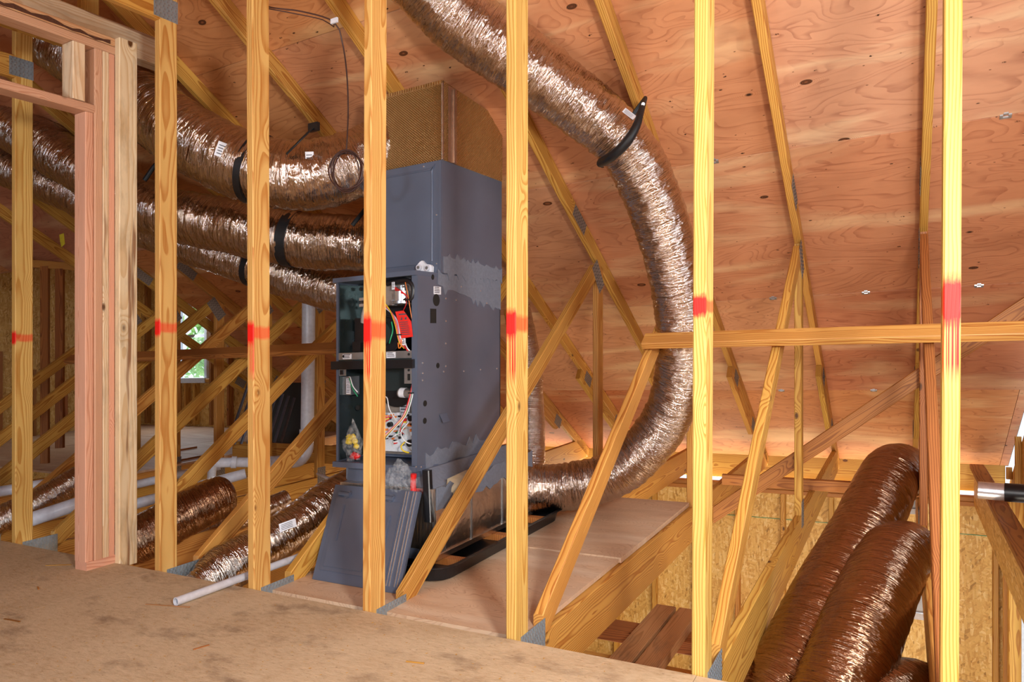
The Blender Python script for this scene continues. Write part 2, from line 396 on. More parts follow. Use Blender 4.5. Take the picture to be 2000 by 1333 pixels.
def beam(name, a, b, wdir, tdir, wid, thk, mat, parent=None, cuta=0.0, cutb=0.0, origin=None, extra=None, bow=0.0):
    """a board from a to b (centre line); wdir / tdir are the directions of its width and thickness; cuta/cutb slope the end cuts"""
    a = Vector(a); b = Vector(b); ax = (b - a).normalized(); wd = Vector(wdir); td = Vector(tdir)
    m = MB(); ch = min(.004, thk * .2); w2, t2 = wid / 2, thk / 2
    prof = [(-w2 + ch, -t2), (w2 - ch, -t2), (w2, -t2 + ch), (w2, t2 - ch), (w2 - ch, t2), (-w2 + ch, t2), (-w2, t2 - ch), (-w2, -t2 + ch)]
    rx, ry, rz = random.uniform(-.03, .03), random.choice((-1, 1)) * random.uniform(.015, .075), random.uniform(0, 60)
    L = (b - a).length; seg = max(1, int(L / .5)) if bow else 1
    rings = []
    for k in range(seg + 1):
        f = k / seg; c = a.lerp(b, f) + td * (bow * math.sin(math.pi * f))
        sl = cuta * (1 - f) + cutb * f if seg == 1 else (cuta if k == 0 else cutb if k == seg else 0)
        rings.append([(c + wd * x + td * y + ax * (sl * x), (x + rx, y + ry, f * L + rz)) for x, y in prof])
    n = 8
    for k in range(seg):
        for i in range(n):
            j = (i + 1) % n; q = [rings[k][i], rings[k][j], rings[k + 1][j], rings[k + 1][i]]
            m.add([p[0] for p in q], [p[1] for p in q], [(0, 1, 2, 3)])
    for rg in (rings[0], rings[-1]): m.add([p[0] for p in rg], [p[1] for p in rg], [tuple(range(n))])
    return m.build(name, mat, parent, origin=origin or (tuple(a) if parent is None else None), extra=extra)

def spline(pts, step=.03):
    pts = [Vector(p) for p in pts]; q = [pts[0] * 2 - pts[1]] + pts + [pts[-1] * 2 - pts[-2]]; out = []
    for i in range(1, len(q) - 2):
        p0, p1, p2, p3 = q[i - 1:i + 3]; n = max(2, int((p2 - p1).length / step))
        for k in range(n):
            t = k / n
            out.append(.5 * ((2 * p1) + (p2 - p0) * t + (2 * p0 - 5 * p1 + 4 * p2 - p3) * t * t + (3 * p1 - p0 - 3 * p2 + p3) * t ** 3))
    out.append(pts[-1]); return out

def tube_mb(pts, rad, n=10, step=.02, cap=True, wr=0.0, seed=0, ridge=.042, profile=None, mb=None, mi=0, flat=1.0):
    """sweeps a round section along a curve; wr wrinkles it like a wire-ribbed duct jacket"""
    c = spline(pts, step); m = mb or MB(); N = len(c); s = 0; t0 = (c[1] - c[0]).normalized(); x = t0.orthogonal().normalized(); rings = []
    total = sum((c[i + 1] - c[i]).length for i in range(N - 1))
    sd = Vector((seed * 7.3, seed * 3.1, 0))
    for i in range(N):
        t = (c[min(i + 1, N - 1)] - c[max(i - 1, 0)]).normalized()
        x = (x - t * x.dot(t)).normalized(); y = t.cross(x)
        if i: s += (c[i] - c[i - 1]).length
        r0 = rad * (profile(s / total) if profile else 1); row = []
        for j in range(n):
            a = 2 * math.pi * j / n; ca, sa = math.cos(a), math.sin(a); r = r0
            if wr:
                q = Vector((s, ca * rad, sa * rad)) + sd
                wob = noise.noise(q * 6) * .012
                rib = abs(math.sin(math.pi * (s + wob + .006 * a / math.pi) / ridge)) ** .5
                f1 = noise.noise(Vector((q.x * 55, q.y * 9, q.z * 9)))
                f2 = 1 - abs(noise.noise(Vector((q.x * 26 + 9, q.y * 14, q.z * 14)))) * 2
                f3 = noise.noise(q * 5)
                f4 = noise.noise(Vector((q.x * 90, q.y * 38, q.z * 38)))
                r = r0 * (1 + wr * (.020 * (rib - .6) + .034 * f1 + .022 * f2 + .05 * f3 + .015 * f4))
            row.append(((c[i] + (x * ca + y * sa * flat) * r), (s + seed * 3, ca * r, sa * r)))
        rings.append(row)
    vs = [p[0] for rg in rings for p in rg]; gs = [p[1] for rg in rings for p in rg]
    m.add(vs, gs, [(i * n + j, i * n + (j + 1) % n, (i + 1) * n + (j + 1) % n, (i + 1) * n + j) for i in range(N - 1) for j in range(n)], True, mi)
    if cap:
        for rg in (rings[0], rings[-1]):
            cc = sum((p[0] for p in rg), Vector()) / n
            m.add([p[0] for p in rg] + [cc], [p[1] for p in rg] + [(0, 0, 0)], [(j, (j + 1) % n, n) for j in range(n)], True, mi)
    return m
def hoop(pts_c, f0, f1, rad, parent, mat='black_strap', name='strap', pr=1.045):
    """a wide strap round the duct between two path fractions"""
    c = spline(pts_c, .02); i0, i1 = int(f0 * (len(c) - 1)), int(f1 * (len(c) - 1)); i1 = max(i1, i0 + 2)
    return tube_mb([c[i0], c[(i0 + i1) // 2], c[i1]], rad * pr, 48, .02, cap=True).build(name, mat, parent)

def plate_mb(u, v0, w0, v1, w1, ang=0, side=1, th=.0016, teeth=True, nx=9, ny=4):
    """toothed truss plate on the side face at u; centred between the corners, turned by ang"""
    m = MB(); cv, cw = (v0 + v1) / 2, (w0 + w1) / 2; hv, hw = abs(v1 - v0) / 2, abs(w1 - w0) / 2
    ca, sa = math.cos(ang), math.sin(ang)
    def q(a, b, h): return (u + side * h, cv + a * ca - b * sa, cw + a * sa + b * ca)
    def bx(a0, b0, a1, b1, h0, h1, mi=0):
        c = [q(a, b, h) for b in (b0, b1) for h in (h0, h1) for a in (a0, a1)]
        m.hexa(c, [(p[1] * 1, p[2], 0) for p in c], mi=mi)
    bx(-hv, -hw, hv, hw, 0.0002, th)
    if teeth:
        for i in range(nx):
            for j in range(ny * 2):
                a = -hv + (i + .5) * 2 * hv / nx; b = -hw + (j + .5) * hw / ny
                a += .3 * hv / nx * (1 if j % 2 else -1)
                bx(a - .25 * hv / nx, b - .28 * hw / ny, a + .25 * hv / nx, b + .28 * hw / ny, th, th + .0022, 1)
    return m

# ---------------------------------------------------------------- roof plane and house shell
CR, SL = 2.98, .63
def roof(v): return CR - SL * v
cs = 1 / math.hypot(1, SL); sn = SL * cs                       # slope direction away from the ridge: (0, cs, -sn)
VR = -1.55                                                     # ridge

ceiling = empty('ceiling', (0, VR, roof(VR)), kind='structure')
seams = [VR, -.44, .65, 1.735, 2.82, 3.90, 5.02]
pk = 0
for i in range(6):
    v0, v1 = seams[i], seams[i + 1]
    u0 = -7.339 + (1.22 if i % 2 else 0)
    us = []; x = u0 - 2.44
    while x < 3.7: us.append(x); x += 2.44
    for x in us:
        a, b = max(x, -7.4) + .0015, min(x + 2.44, 3.70) - .0015
        if b - a < .02: continue
        if v0 > 1.7 and a < -3.05:
            if b <= -3.0: continue
            a = max(a, -3.05)
        m = MB(); g = .003; va, vb = v0 + g, v1 - g
        c = [(uu, vv, roof(vv) + dz) for dz in (0, .013) for vv in (va, vb) for uu in (a, b)]
        ox, oy = random.uniform(0, 40), random.uniform(0, 40)
        m.hexa(c, [(p[0] + ox, p[1] / cs + oy, p[2] - roof(p[1])) for p in c])
        m.build('plywood_panel', 'sheathing', ceiling)
# the other slope, behind the camera
for i in range(5):
    for x in (-7.6, -3.6, 0.4):
        v0 = VR - 1.1 * i; v1 = v0 - 1.1; m = MB()
        c = [(uu, vv, roof(VR) - SL * (VR - vv) + dz) for dz in (0, .013) for vv in (v1 + .002, v0 - .002) for uu in (x + .002, min(x + 3.998, 3.7))]
        m.hexa(c, [(p[0], p[1], 0) for p in c]); m.build('plywood_panel', 'sheathing', ceiling)
m = MB()
c = [(uu, vv, roof(vv) + dz) for dz in (.016, .02) for vv in (VR, 5.06) for uu in (-3.05, 3.705)]; m.hexa(c)
c = [(uu, vv, roof(vv) + dz) for dz in (.016, .02) for vv in (VR, 1.75) for uu in (-7.5, -3.05)]; m.hexa(c)
c = [(uu, vv, roof(VR) - SL * (VR - vv) + dz) for dz in (.016, .02) for vv in (-7.2, VR) for uu in (-7.5, 3.71)]; m.hexa(c)
m.build('light_block_sheet', 'black', ceiling)  # added opaque sheet, keeps outside light from showing through the panel gaps
# steel clips between the sheets
for v, us_ in ((.65, (.55, 2.0, 3.35)), (1.735, (2.07, 3.33)), (2.82, (2.2, 2.74, 3.32)), (3.90, (2.1, 2.75, 1.2)), (2.815, (.3,))):
    for uu in us_:
        m = MB(); t = .006
        def rp(a, b, h): return (uu + a, v + b * cs, roof(v + b * cs) - h)
        for a0, b0, a1, b1 in ((-.022, -.009, -.010, .009), (.010, -.009, .022, .009), (-.022, .004, .022, .012), (-.009, -.019, .009, -.010)):
            c = [rp(a, b, h) for h in (0.0003, t) for b in (b0, b1) for a in (a0, a1)]
            m.hexa(c)
        m.build('sheathing_clip', 'galv', ceiling)

# subfloor where the photographer stands
floor = empty('floor', (0, -1, 0), kind='structure')
for a, b, c0, c1 in ((-7.4, -4.9, -6.5, -.006), (-4.898, -2.46, -6.5, -.006), (-2.458, -.022, -6.5, -.006), (-.02, 2.418, -6.5, -.004), (2.42, 3.68, -6.5, -.006)):
    m = MB(); m.box((a, c0, -.022), (b, c1, 0)); m.build('subfloor_panel', 'subfloor', floor)
for uu, vv, ln, an, mt in ((.35, -.30, .20, .25, 'pine_dusty'), (-.02, -.62, .09, .1, 'pine_dark'), (-.60, -.17, .12, .5, 'pine'), (.9, -.5, .05, 1.2, 'pine_dark'), (1.6, -.28, .06, .2, 'pine'), (-.3, -.36, .045, -.4, 'pine_dark'), (.1, -.95, .06, .9, 'pine')):
    d = Vector((math.cos(an), math.sin(an), 0)); q = Vector((-d.y, d.x, 0))
    o = beam('wood_splinter', Vector((uu, vv, .002)), Vector((uu, vv, .002)) + d * ln, q, (0, 0, 1), .006, .003, mt, floor)
m = MB()
for _ in range(900):
    uu, vv = random.uniform(-1.5, 2.6), -abs(random.gauss(0, .8)) - .02; a = random.uniform(0, 3.1); s_ = random.uniform(.002, .006); e = s_ * random.uniform(.25, .6)
    dx, dy = math.cos(a) * s_, math.sin(a) * s_; ex, ey = -math.sin(a) * e, math.cos(a) * e
    vs = [(uu + dx, vv + dy, .0008), (uu + ex, vv + ey, .0014), (uu - dx, vv - dy, .0008), (uu - ex, vv - ey, .0012)]
    m.add(vs, vs, [(0, 1, 2, 3)])
so = m.build('sawdust', 'pine', floor); so['kind'] = 'stuff'

# eave: blocking board, wall of OSB with studs, plates
VE = 5.02
fascia = beam('trim_1', (-3.05, VE + .02, -.292), (3.68, VE + .02, -.292), (0, 0, 1), (0, 1, 0), .232, .035, 'pine'); tag(fascia, kind='structure')
VW = 4.86
wall = empty('wall_back', (0, VW, -2.9), kind='structure')
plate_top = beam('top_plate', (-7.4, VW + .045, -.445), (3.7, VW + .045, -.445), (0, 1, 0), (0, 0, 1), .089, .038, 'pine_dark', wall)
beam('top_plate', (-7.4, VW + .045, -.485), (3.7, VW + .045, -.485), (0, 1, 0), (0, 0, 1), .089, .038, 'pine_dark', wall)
zs = [(-.505, -.755), (-.760, -1.975), (-1.98, -2.9)]
for j, (z1, z0) in enumerate(zs):
    x = -7.4 - (1.2 if j % 2 else 0)
    while x < 3.7:
        a, b = max(x, -7.4), min(x + 2.436, 3.70)
        if b > a + .1:
            m = MB(); o_ = (random.uniform(0, 9), random.uniform(0, 9), 0)
            m.box((a, VW + .094, z0), (b, VW + .106, z1), g0=(o_[0], o_[1], 0), order=(0, 2, 1)); m.build('osb_panel', 'osb', wall)
        x += 2.44
for k in range(-18, 10):
    uu = k * .4064 + .35
    beam('wall_stud', (uu, VW + .045, -2.9), (uu, VW + .045, -.505), (0, 1, 0), (1, 0, 0), .089, .038, 'pine', wall)
m = MB(); m.box((-7.4, VW + .089, -.7585), (3.7, VW + .0935, -.7545)); m.build('panel_seam_strip', 'w_green', wall)

# right gable wall
UG = 3.70
wr_ = empty('wall_right', (UG, 2, -2.9), kind='structure')
for v0, v1, z0, z1 in ((-6.5, -.2, -.3, 3.95), (-.2, 2.25, -.3, 3.2), (2.25, 3.25, -.3, 9), (3.25, 4.95, -.3, 8), (2.25, 3.1, -2.9, .3), (4.15, 4.95, -2.9, -.3), (3.1, 4.15, -.55, -.3), (3.1, 4.15, -2.9, -1.75), (-.2, 2.25, -2.9, -.3)):
    c = [(uu, vv, roof(vv) - (.0 if z == 9 else .17) if z > 5 else (min(z, roof(vv)) if z == z1 else z)) for z in (z0, z1) for vv in (v0, v1) for uu in (UG, UG + .012)]
    m = MB(); m.hexa(c, [(p[1], p[2], 0) for p in c]); m.build('osb_panel', 'osb', wr_)
for k in range(12):
    vv = -.6 + k * .49
    beam('wall_stud', (UG - .02, vv, -.25), (UG - .02, vv, roof(vv) - .12), (0, 1, 0), (1, 0, 0), .038, .04, 'pine', wr_)
for vv in (2.9, 3.06, 4.18, 4.24, 4.5):
    beam('wall_stud', (UG - .046, vv, -2.9), (UG - .046, vv, -.3), (1, 0, 0), (0, 1, 0), .089, .038, 'pine', wr_)
win = empty('window_2', (UG, 3.6, -1.75), kind='structure')
for a, b in (((UG - .02, 3.1, -1.75), (UG + .03, 3.1, -.55)), ((UG - .02, 4.13, -1.75), (UG + .03, 4.13, -.55))):
    m = MB(); m.box((UG - .02, a[1] - .0, -1.75), (UG + .06, a[1] + .045, -.55)); m.build('window_frame', 'sill', win)
m = MB(); m.box((UG - .02, 3.1, -1.79), (UG + .06, 4.17, -1.75)); m.build('window_sill', 'sill', win)
m = MB(); m.box((UG - .01, 3.60, -1.75), (UG + .03, 3.64, -.55)); m.build('mullion', 'sill', win)
m = MB(); m.box((UG + .01, 3.14, -1.75), (UG + .014, 4.13, -.55)); m.build('pane', 'glass', win)

# left gable wall, rear wall, dormer
wl = empty('wall_left', (-7.4, 2, -.3), kind='structure')
for v0, v1 in ((-6.5, -.2), (-.2, 1.7), (1.7, 2.8), (2.8, 4.9)):
    c = [(uu, vv, (max(2.42 if v0 > 1.5 else 0, min(roof(vv), 3.9)) if z else -.3)) for z in (0, 1) for vv in (v0, v1) for uu in (-7.412, -7.4)]
    m = MB(); m.hexa(c, [(p[1], p[2], 0) for p in c]); m.build('osb_panel', 'osb', wl)
for k in range(14):
    vv = -.9 + k * .41
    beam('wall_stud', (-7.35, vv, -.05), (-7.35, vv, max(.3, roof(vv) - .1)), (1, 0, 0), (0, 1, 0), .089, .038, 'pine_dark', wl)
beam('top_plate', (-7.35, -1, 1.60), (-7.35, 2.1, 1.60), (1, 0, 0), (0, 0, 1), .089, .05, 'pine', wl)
wre = empty('wall_rear', (0, -6.5, 0), kind='structure')
for a, b, z0, z1 in ((-7.4, .2, 0, 1.1), (1.4, 3.7, 0, 1.1), (.2, 1.4, 0, 1.0)):
    m = MB(); m.box((a, -6.51, z0), (b, -6.5, z1), order=(0, 2, 1)); m.build('osb_panel', 'osb', wre)

dorm = empty('wall_dormer', (-5.6, 4.7, 0), kind='structure')
WU0, WU1, WZ0, WZ1 = -6.30, -5.58, .66, 1.72
for a, b, z0, z1 in ((-7.4, WU0, -.05, 2.4), (WU1, -3.05, -.05, 2.4), (WU0, WU1, -.05, WZ0), (WU0, WU1, WZ1, 2.4)):
    m = MB(); m.box((a, 4.60, z0), (b, 4.612, z1), order=(0, 2, 1)); m.build('osb_panel', 'osb', dorm)
for uu in (-6.9, -6.42, -5.46, -5.1, -4.7, -4.3, -3.9, -3.5, -3.1): beam('wall_stud', (uu, 4.555, 0), (uu, 4.555, 2.4), (0, 1, 0), (1, 0, 0), .089, .038, 'pine_dark', dorm)
for uu in (-6.2, -6.0, -5.8): beam('wall_stud', (uu, 4.555, 0), (uu, 4.555, WZ0 - .06), (0, 1, 0), (1, 0, 0), .089, .038, 'pine', dorm)
beam('window_header', (WU0 - .1, 4.555, WZ0 - .04), (WU1 + .1, 4.555, WZ0 - .04), (0, 1, 0), (0, 0, 1), .089, .05, 'pine', dorm)
m = MB(); m.hexa([(uu, vv, (roof(vv) + .02 if z == 0 else 2.4)) for z in (0, 1) for vv in (1.75, 4.65) for uu in (-3.06, -3.05)], [(vv, z, 0) for z in (0, 1) for vv in (1.75, 4.65) for uu in (0, 1)]); m.build('osb_panel', 'osb', dorm)
m = MB(); m.box((-7.4, 1.74, 2.4), (-3.04, 4.7, 2.412)); m.build('plywood_panel', 'sheathing', dorm)
m = MB(); m.box((-7.4, 1.745, roof(1.745)), (-3.04, 1.757, 2.4), order=(0, 2, 1)); m.build('plywood_panel', 'sheathing', dorm)
win = empty('window_1', (-5.94, 4.6, WZ0), kind='structure')
m = MB(); m.box((WU0, 4.55, WZ0), (WU0 + .075, 4.65, WZ1)); m.box((WU1 - .05, 4.55, WZ0), (WU1, 4.65, WZ1)); m.box((WU0 + .075, 4.55, WZ1 - .05), (WU1 - .05, 4.65, WZ1)); m.build('window_frame', 'sill', win)
m = MB(); m.box((WU0 - .02, 4.50, WZ0 - .07), (WU1 + .02, 4.66, WZ0)); m.build('window_sill', 'sill', win)
m = MB(); m.box((WU0 + .075, 4.585, 1.235), (WU1 - .05, 4.615, 1.275)); m.build('sash_rail', 'sill', win)
m = MB(); m.box((WU0 + .075, 4.60, WZ0), (WU1 - .05, 4.604, WZ1 - .05)); m.build('pane', 'glass', win)
# floor of the room beyond the last trusses and the storey below
lf = empty('floor_far_room', (-5.6, 3, -.05), kind='structure')
for a, b in ((-7.39, -5.7), (-5.69, -4.1), (-4.09, -2.95)):
    for c0, c1 in ((1.55, 2.7), (2.71, 3.6), (3.61, 4.59)):
        m = MB(); m.box((a, c0, -.05), (b, c1, -.032)); m.build('plywood_panel', 'deck_ply', lf)
fl = MB(); fl.box((-7.4, -.1, -2.92), (3.7, 4.95, -2.9)); fo = fl.build('floor_lower', 'subfloor'); fo['kind'] = 'structure'
kw = MB(); kw.box((-7.4, -.12, -2.9), (3.7, -.10, -.29), order=(0, 2, 1)); kw.box((-7.42, -.1, -2.9), (-7.4, 4.95, -.3), order=(1, 2, 0)); ko = kw.build('wall_lower', 'osb'); ko['kind'] = 'structure'

# green outside the dormer window and pale siding outside the lower one
tr = empty('leafy_tree', (-7.2, 8.6, -1.5), 'bright green leafy tree outside the small far window', 'tree')
m = MB()
for _ in range(9000):
    c = Vector((random.gauss(-8.6, 1.3), random.gauss(8.8, .6), random.gauss(1.1, .9))); s_ = random.uniform(.07, .16)
    d = Vector((random.uniform(-1, 1), random.uniform(-.4, .4), random.uniform(-1, 1))).normalized() * s_; e = Vector((random.uniform(-1, 1), random.uniform(-.6, .6), random.uniform(-1, 1))).normalized() * s_ * .6
    vs = [c - d, c + e, c + d, c - e]; m.add(vs, vs, [(0, 1, 2, 3)])
o = m.build('foliage', 'leaves', tr); o['kind'] = 'stuff'
m = tube_mb([(-8, 8.7, -2.4), (-8.1, 8.7, 0), (-7.8, 8.6, 1.6), (-8.4, 8.6, 2.6)], .09, 8, .2, profile=lambda f: 1.3 - f); m.build('trunk', 'pine_dark', tr)
tube_mb([(-8.1, 8.6, .2), (-7.6, 8.4, .9), (-7.2, 8.4, 1.1)], .03, 6, .15).build('branch', 'mastic', tr)

# ---------------------------------------------------------------- roof trusses
base_plate = None
marks = {-2: 660, -1: 660, 0: 640, 1: 650, 2: 645, 3: 632, 4: 597, 5: 588}
mark_size = {-2: .85, -1: .9, 0: .93, 1: 1.1, 2: 1.35, 3: 1.1, 4: .75, 5: 1.45}
labels = {
 -6: 'leftmost roof truss, next to the bright far floor', -5: 'roof truss three bays left of the leftmost marked post',
 -4: 'roof truss two bays left of the leftmost marked post',
 -3: 'roof truss one bay left of the leftmost marked post',
 -2: 'yellow pine roof truss whose post stands at the left picture edge',
 -1: 'roof truss with its post just left of the pink doorway studs',
 0: 'roof truss with its post just right of the pink doorway studs',
 1: 'roof truss whose post stands behind the white plastic pipe on the floor',
 2: 'roof truss whose post stands before the open furnace, red paint dripping down it',
 3: 'roof truss with its post at the right side of the furnace',
 4: 'roof truss whose post crosses the silver duct at its right bend',
 5: 'roof truss with the rightmost post, big red sprayed mark'}
plate_mesh = {}
def shared_plate(key, u, parent, args, side=1, mat='plate', teeth=True, nx=9, ny=4):
    if key in plate_mesh:
        o = bpy.data.objects.new('gusset_plate', plate_mesh[key]); COL.objects.link(o); o.parent = parent; return o
    o = plate_mb(u, *args, side=side, teeth=teeth, nx=nx, ny=ny).build('gusset_plate', [mat, 'galv' if mat == 'plate' else 'tooth'], parent); o.location = (0, 0, 0)
    plate_mesh[key] = o.data; return o
for k in range(-6, 6):
    u = k * .61; uc = u - .019; T = empty('roof_truss', (u, 0, 0), labels[k], 'roof truss', 'roof trusses')
    # post with its paint mark
    wtop = 2.86
    lean = {1: -.012, 2: .010, 4: .012, 5: .014}.get(k, 0)
    a = Vector((uc, .0445, -.05)); b = Vector((uc + lean, .0445, wtop))
    m = MB()
    if k in marks:
        px = 1000  # height of the mark on this post
        t_ = P(u, 0, 0); wm = (CAM_H + (666 - marks[k]) / F * t_.y) - t_.z
    else: wm = 0
    if k >= -3:
        po = beam('post', a, b, (0, 1, 0), (1, 0, 0), .089, .038, 'post', T, extra=None)
        me = po.data
        loc = Vector(po.location) + Vector(T.location)
        vals = []
        for vtx in me.vertices:
            q = _Mi @ (np.array(vtx.co + loc) - np.array(P0)); vals += [q[0] - u, q[1], q[2] - wm]
        me.attributes.new('mk', 'FLOAT_VECTOR', 'POINT').data.foreach_set('vector', vals)
        me.attributes.new('mks', 'FLOAT', 'POINT').data.foreach_set('value', [mark_size.get(k, 0.0)] * len(me.vertices))
    # chords
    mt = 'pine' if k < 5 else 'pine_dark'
    off = .059
    beam('top_chord', (uc, VR + .02, roof(VR) - off), (uc, 5.0, roof(5.0) - off), (0, sn, cs), (1, 0, 0), .089, .038, 'pine', T)
    beam('bottom_chord', (uc, -.30 if k > 2 else -.15, -.162), (uc, 4.93, -.162), (0, 0, 1), (1, 0, 0), .21, .038, 'pine', T)
    if k in (-2, -1, 0, 1, 2, 3, 4, 5):
        beam('collar_tie', (uc, -2.6, 2.55), (uc, .0, 2.55), (0, 0, 1), (1, 0, 0), .12, .038, 'pine', T)
    # webs
    dd = Vector((0, 2.03, 1.485)).normalized(); dw = Vector((0, -dd.z, dd.y))
    beam('web', Vector((uc, .20, -.045)), Vector((uc, 2.21, 1.425)), dw, (1, 0, 0), .089, .038, mt if k < 5 else 'pine_dark', T, cuta=.73, cutb=-.3)
    beam('web', (uc, 2.272, -.057), (uc, 2.272, 1.455), (0, 1, 0), (1, 0, 0), .089, .038, mt if k in (2, 3) or k < 0 else mt, T, cutb=-.45)
    # scab under the lower end of the top chord
    so_ = .059 + .105
    beam('heel_block', (uc, 3.36, roof(3.36) - so_), (uc, 4.25, roof(4.25) - so_), (0, sn, cs), (1, 0, 0), .089, .038, 'pine', T, cutb=1.1)
    # nail plates
    sd = 1 if k < 5 else -1; us_ = u if k < 5 else u - .038; sfx = 'r' if k < 5 else 'l'
    shared_plate('base' + sfx, us_, T, (.035, -.135, .215, -.005), sd, nx=10, ny=5)
    if k > 3 or k < -2 or True:
        shared_plate('ridge' + sfx, us_, T, (2.13, 1.33, 2.33, 1.43, -math.atan(SL) - .35), sd, mat='galv_dark', nx=8, ny=3)
        shared_plate('mid' + sfx, us_, T, (1.83, roof(1.93) - .10, 2.03, roof(1.93) - .02, -math.atan(SL)), sd, mat='galv_dark', nx=8, ny=3)
        shared_plate('heel1' + sfx, us_, T, (3.45, roof(3.52) - .16, 3.59, roof(3.52) - .07, -math.atan(SL)), sd, mat='galv_dark', nx=6, ny=3)
        shared_plate('heel2' + sfx, us_, T, (4.15, roof(4.22) - .17, 4.29, roof(4.22) - .07, -math.atan(SL)), sd, mat='galv_dark', nx=6, ny=3)
        shared_plate('web' + sfx, us_, T, (2.23, -.13, 2.32, .02), sd, mat='galv_dark', nx=4, ny=5)
    if k in (-2, 0): shared_plate('collar' + sfx, us_, T, (-.03, 2.50, .09, 2.60), sd, nx=6, ny=4)

# loose braces running from truss to truss
dperp = Vector((0, -.59, .807))
b0 = Vector((0, 1.40, .945))
tag(beam('lateral_brace', (1.80, 1.40, .955), (3.63, 1.40, .940), dd, dw, .089, .038, 'pine'), 'pale yellow two-by-four running level in front of the silver duct', 'brace', 'level braces nailed across the webs')
tag(beam('lateral_brace', (-3.2, 1.37, .975), (.62, 1.42, .985), dd, dw, .089, .038, 'pine_dark'), 'dark level two-by-four crossing the webs left of the furnace', 'brace', 'level braces nailed across the webs')
tag(beam('diagonal_brace', (1.93, 2.345, -.12), (3.60, 2.345, 1.154), (0, 0, 1), (0, 1, 0), .105, .038, 'pine_dark'), 'long brown brace rising diagonally to the right behind the webs', 'brace')
tag(beam('floor_brace', (1.86, 2.9, -.01), (3.10, 2.9, -.015), (0, 0, 1), (0, 1, 0), .07, .038, 'pine_dark'), 'reddish brown two-by-four lying across the bottom chords beside two fat ducts', 'brace')
tag(beam('blocking_board', (-2.42, 2.40, .10), (-.05, 2.40, .10), (0, 0, 1), (0, 1, 0), .15, .03, 'pine'), 'pale plank standing on edge behind the white pipe elbow', 'plank')

exec_after = None

# ---------------------------------------------------------------- doorway framing at the left
DU = -.324
df = empty('door_framing', (DU, -.1, 0), 'pink fir doorway framing of stacked studs and header, at the left', 'door frame')
def vstud(v0, v1, w0, w1, mat, du=0.0, name='stud', u0=-.089):
    return beam(name, (DU + u0 / 2 + du, (v0 + v1) / 2, w0), (DU + u0 / 2 + du, (v0 + v1) / 2, w1), (1, 0, 0), (0, 1, 0), abs(u0), v1 - v0, mat, df)
vstud(-.140, -.103, .038, 2.10, 'fir', -.008, 'jack_stud'); vstud(-.102, -.065, .038, 2.40, 'fir'); vstud(-.064, -.034, .038, 2.40, 'fir_pale'); vstud(-.033, -.004, .038, 2.40, 'fir', -.003)
m = MB(); m.box((DU - .089, -.14, 0), (DU, -.004, .038), g0=(0, 0, 0), order=(2, 0, 1)); m.build('bottom_plate', 'fir', df)
beam('end_stud', (DU + .019, .036, -.02), (DU + .019, .036, 2.475), (0, 1, 0), (1, 0, 0), .09, .038, 'fir_pale', df)['label'] = 'wide pale fir stud with bark stains'
beam('header', (DU - .045, -2.1, 2.12), (DU - .045, -.103, 2.12), (1, 0, 0), (0, 0, 1), .089, .038, 'fir', df)
vstud(-.20, -.144, 2.142, 2.40, 'fir_pale', 0, 'cripple_stud'); vstud(-.65, -.61, 2.142, 2.40, 'fir', 0, 'cripple_stud')
beam('top_plate', (DU - .045, -2.1, 2.421), (DU - .045, -.004, 2.421), (1, 0, 0), (0, 0, 1), .089, .037, 'fir', df)
beam('top_plate', (DU - .045, -2.1, 2.461), (DU - .045, -.004, 2.461), (1, 0, 0), (0, 0, 1), .089, .038, 'bark', df)['label'] = 'upper plate with a dark strip of bark'
tag(beam('ceiling_joist', (-.50, -2.4, 2.555), (-.50, .35, 2.555), (1, 0, 0), (0, 0, 1), .089, .14, 'fir_pale'), 'weathered joist running above the pink doorway framing', 'joist')

# ---------------------------------------------------------------- plywood platform under the furnace
pf = empty('furnace_platform', (1.2, 1.1, -.05), 'plywood deck laid over the chords under the furnace', 'platform')
def sheet_part(name, a, b, mat, parent, off=(0, 0)):
    m = MB(); m.box(a, b, g0=(off[0], off[1], 0)); return m.build(name, mat, parent)
sheet_part('plywood_sheet', (.585, .095, -.052), (1.80, 1.03, -.034), 'deck_ply', pf, (3, 5))
sheet_part('plywood_sheet', (.585, 1.036, -.052), (1.812, 2.215, -.028), 'deck_ply', pf, (9, 1))
# dusty planks lying lower, right of the platform
for uu, s_ in ((1.845, 'left'), (1.965, 'right')):
    tag(beam('plank', (uu, -.02, -.470), (uu, 1.63, -.470), (1, 0, 0), (0, 0, 1), .105, .055, 'pine_dusty'), 'dusty brown plank of the pair below the platform edge, the %s one' % s_, 'plank', 'pair of dusty planks below the platform')
bw = empty('partition_framing', (2.0, 1.3, -2.9), 'lower partition wall framing seen in the gap under the dusty planks', 'wall frame')
beam('cross_plate', (1.25, 1.42, -.53), (2.42, 1.42, -.53), (0, 1, 0), (0, 0, 1), .14, .06, 'pine_dark', bw)
beam('cross_plate', (1.25, 1.10, -.60), (2.42, 1.10, -.60), (0, 1, 0), (0, 0, 1), .05, .16, 'pine', bw)
beam('cross_plate', (1.25, .88, -.66), (2.0, .88, -.66), (0, 0, 1), (0, 1, 0), .3, .04, 'pine', bw)
for uu, vv in ((1.80, .95), (1.93, .95), (2.06, .9), (2.20, 1.3), (2.34, 1.3), (2.10, .5)):
    beam('stud', (uu, vv, -2.9), (uu, vv, -.56), (0, 1, 0), (1, 0, 0), .089, .038, 'pine', bw)

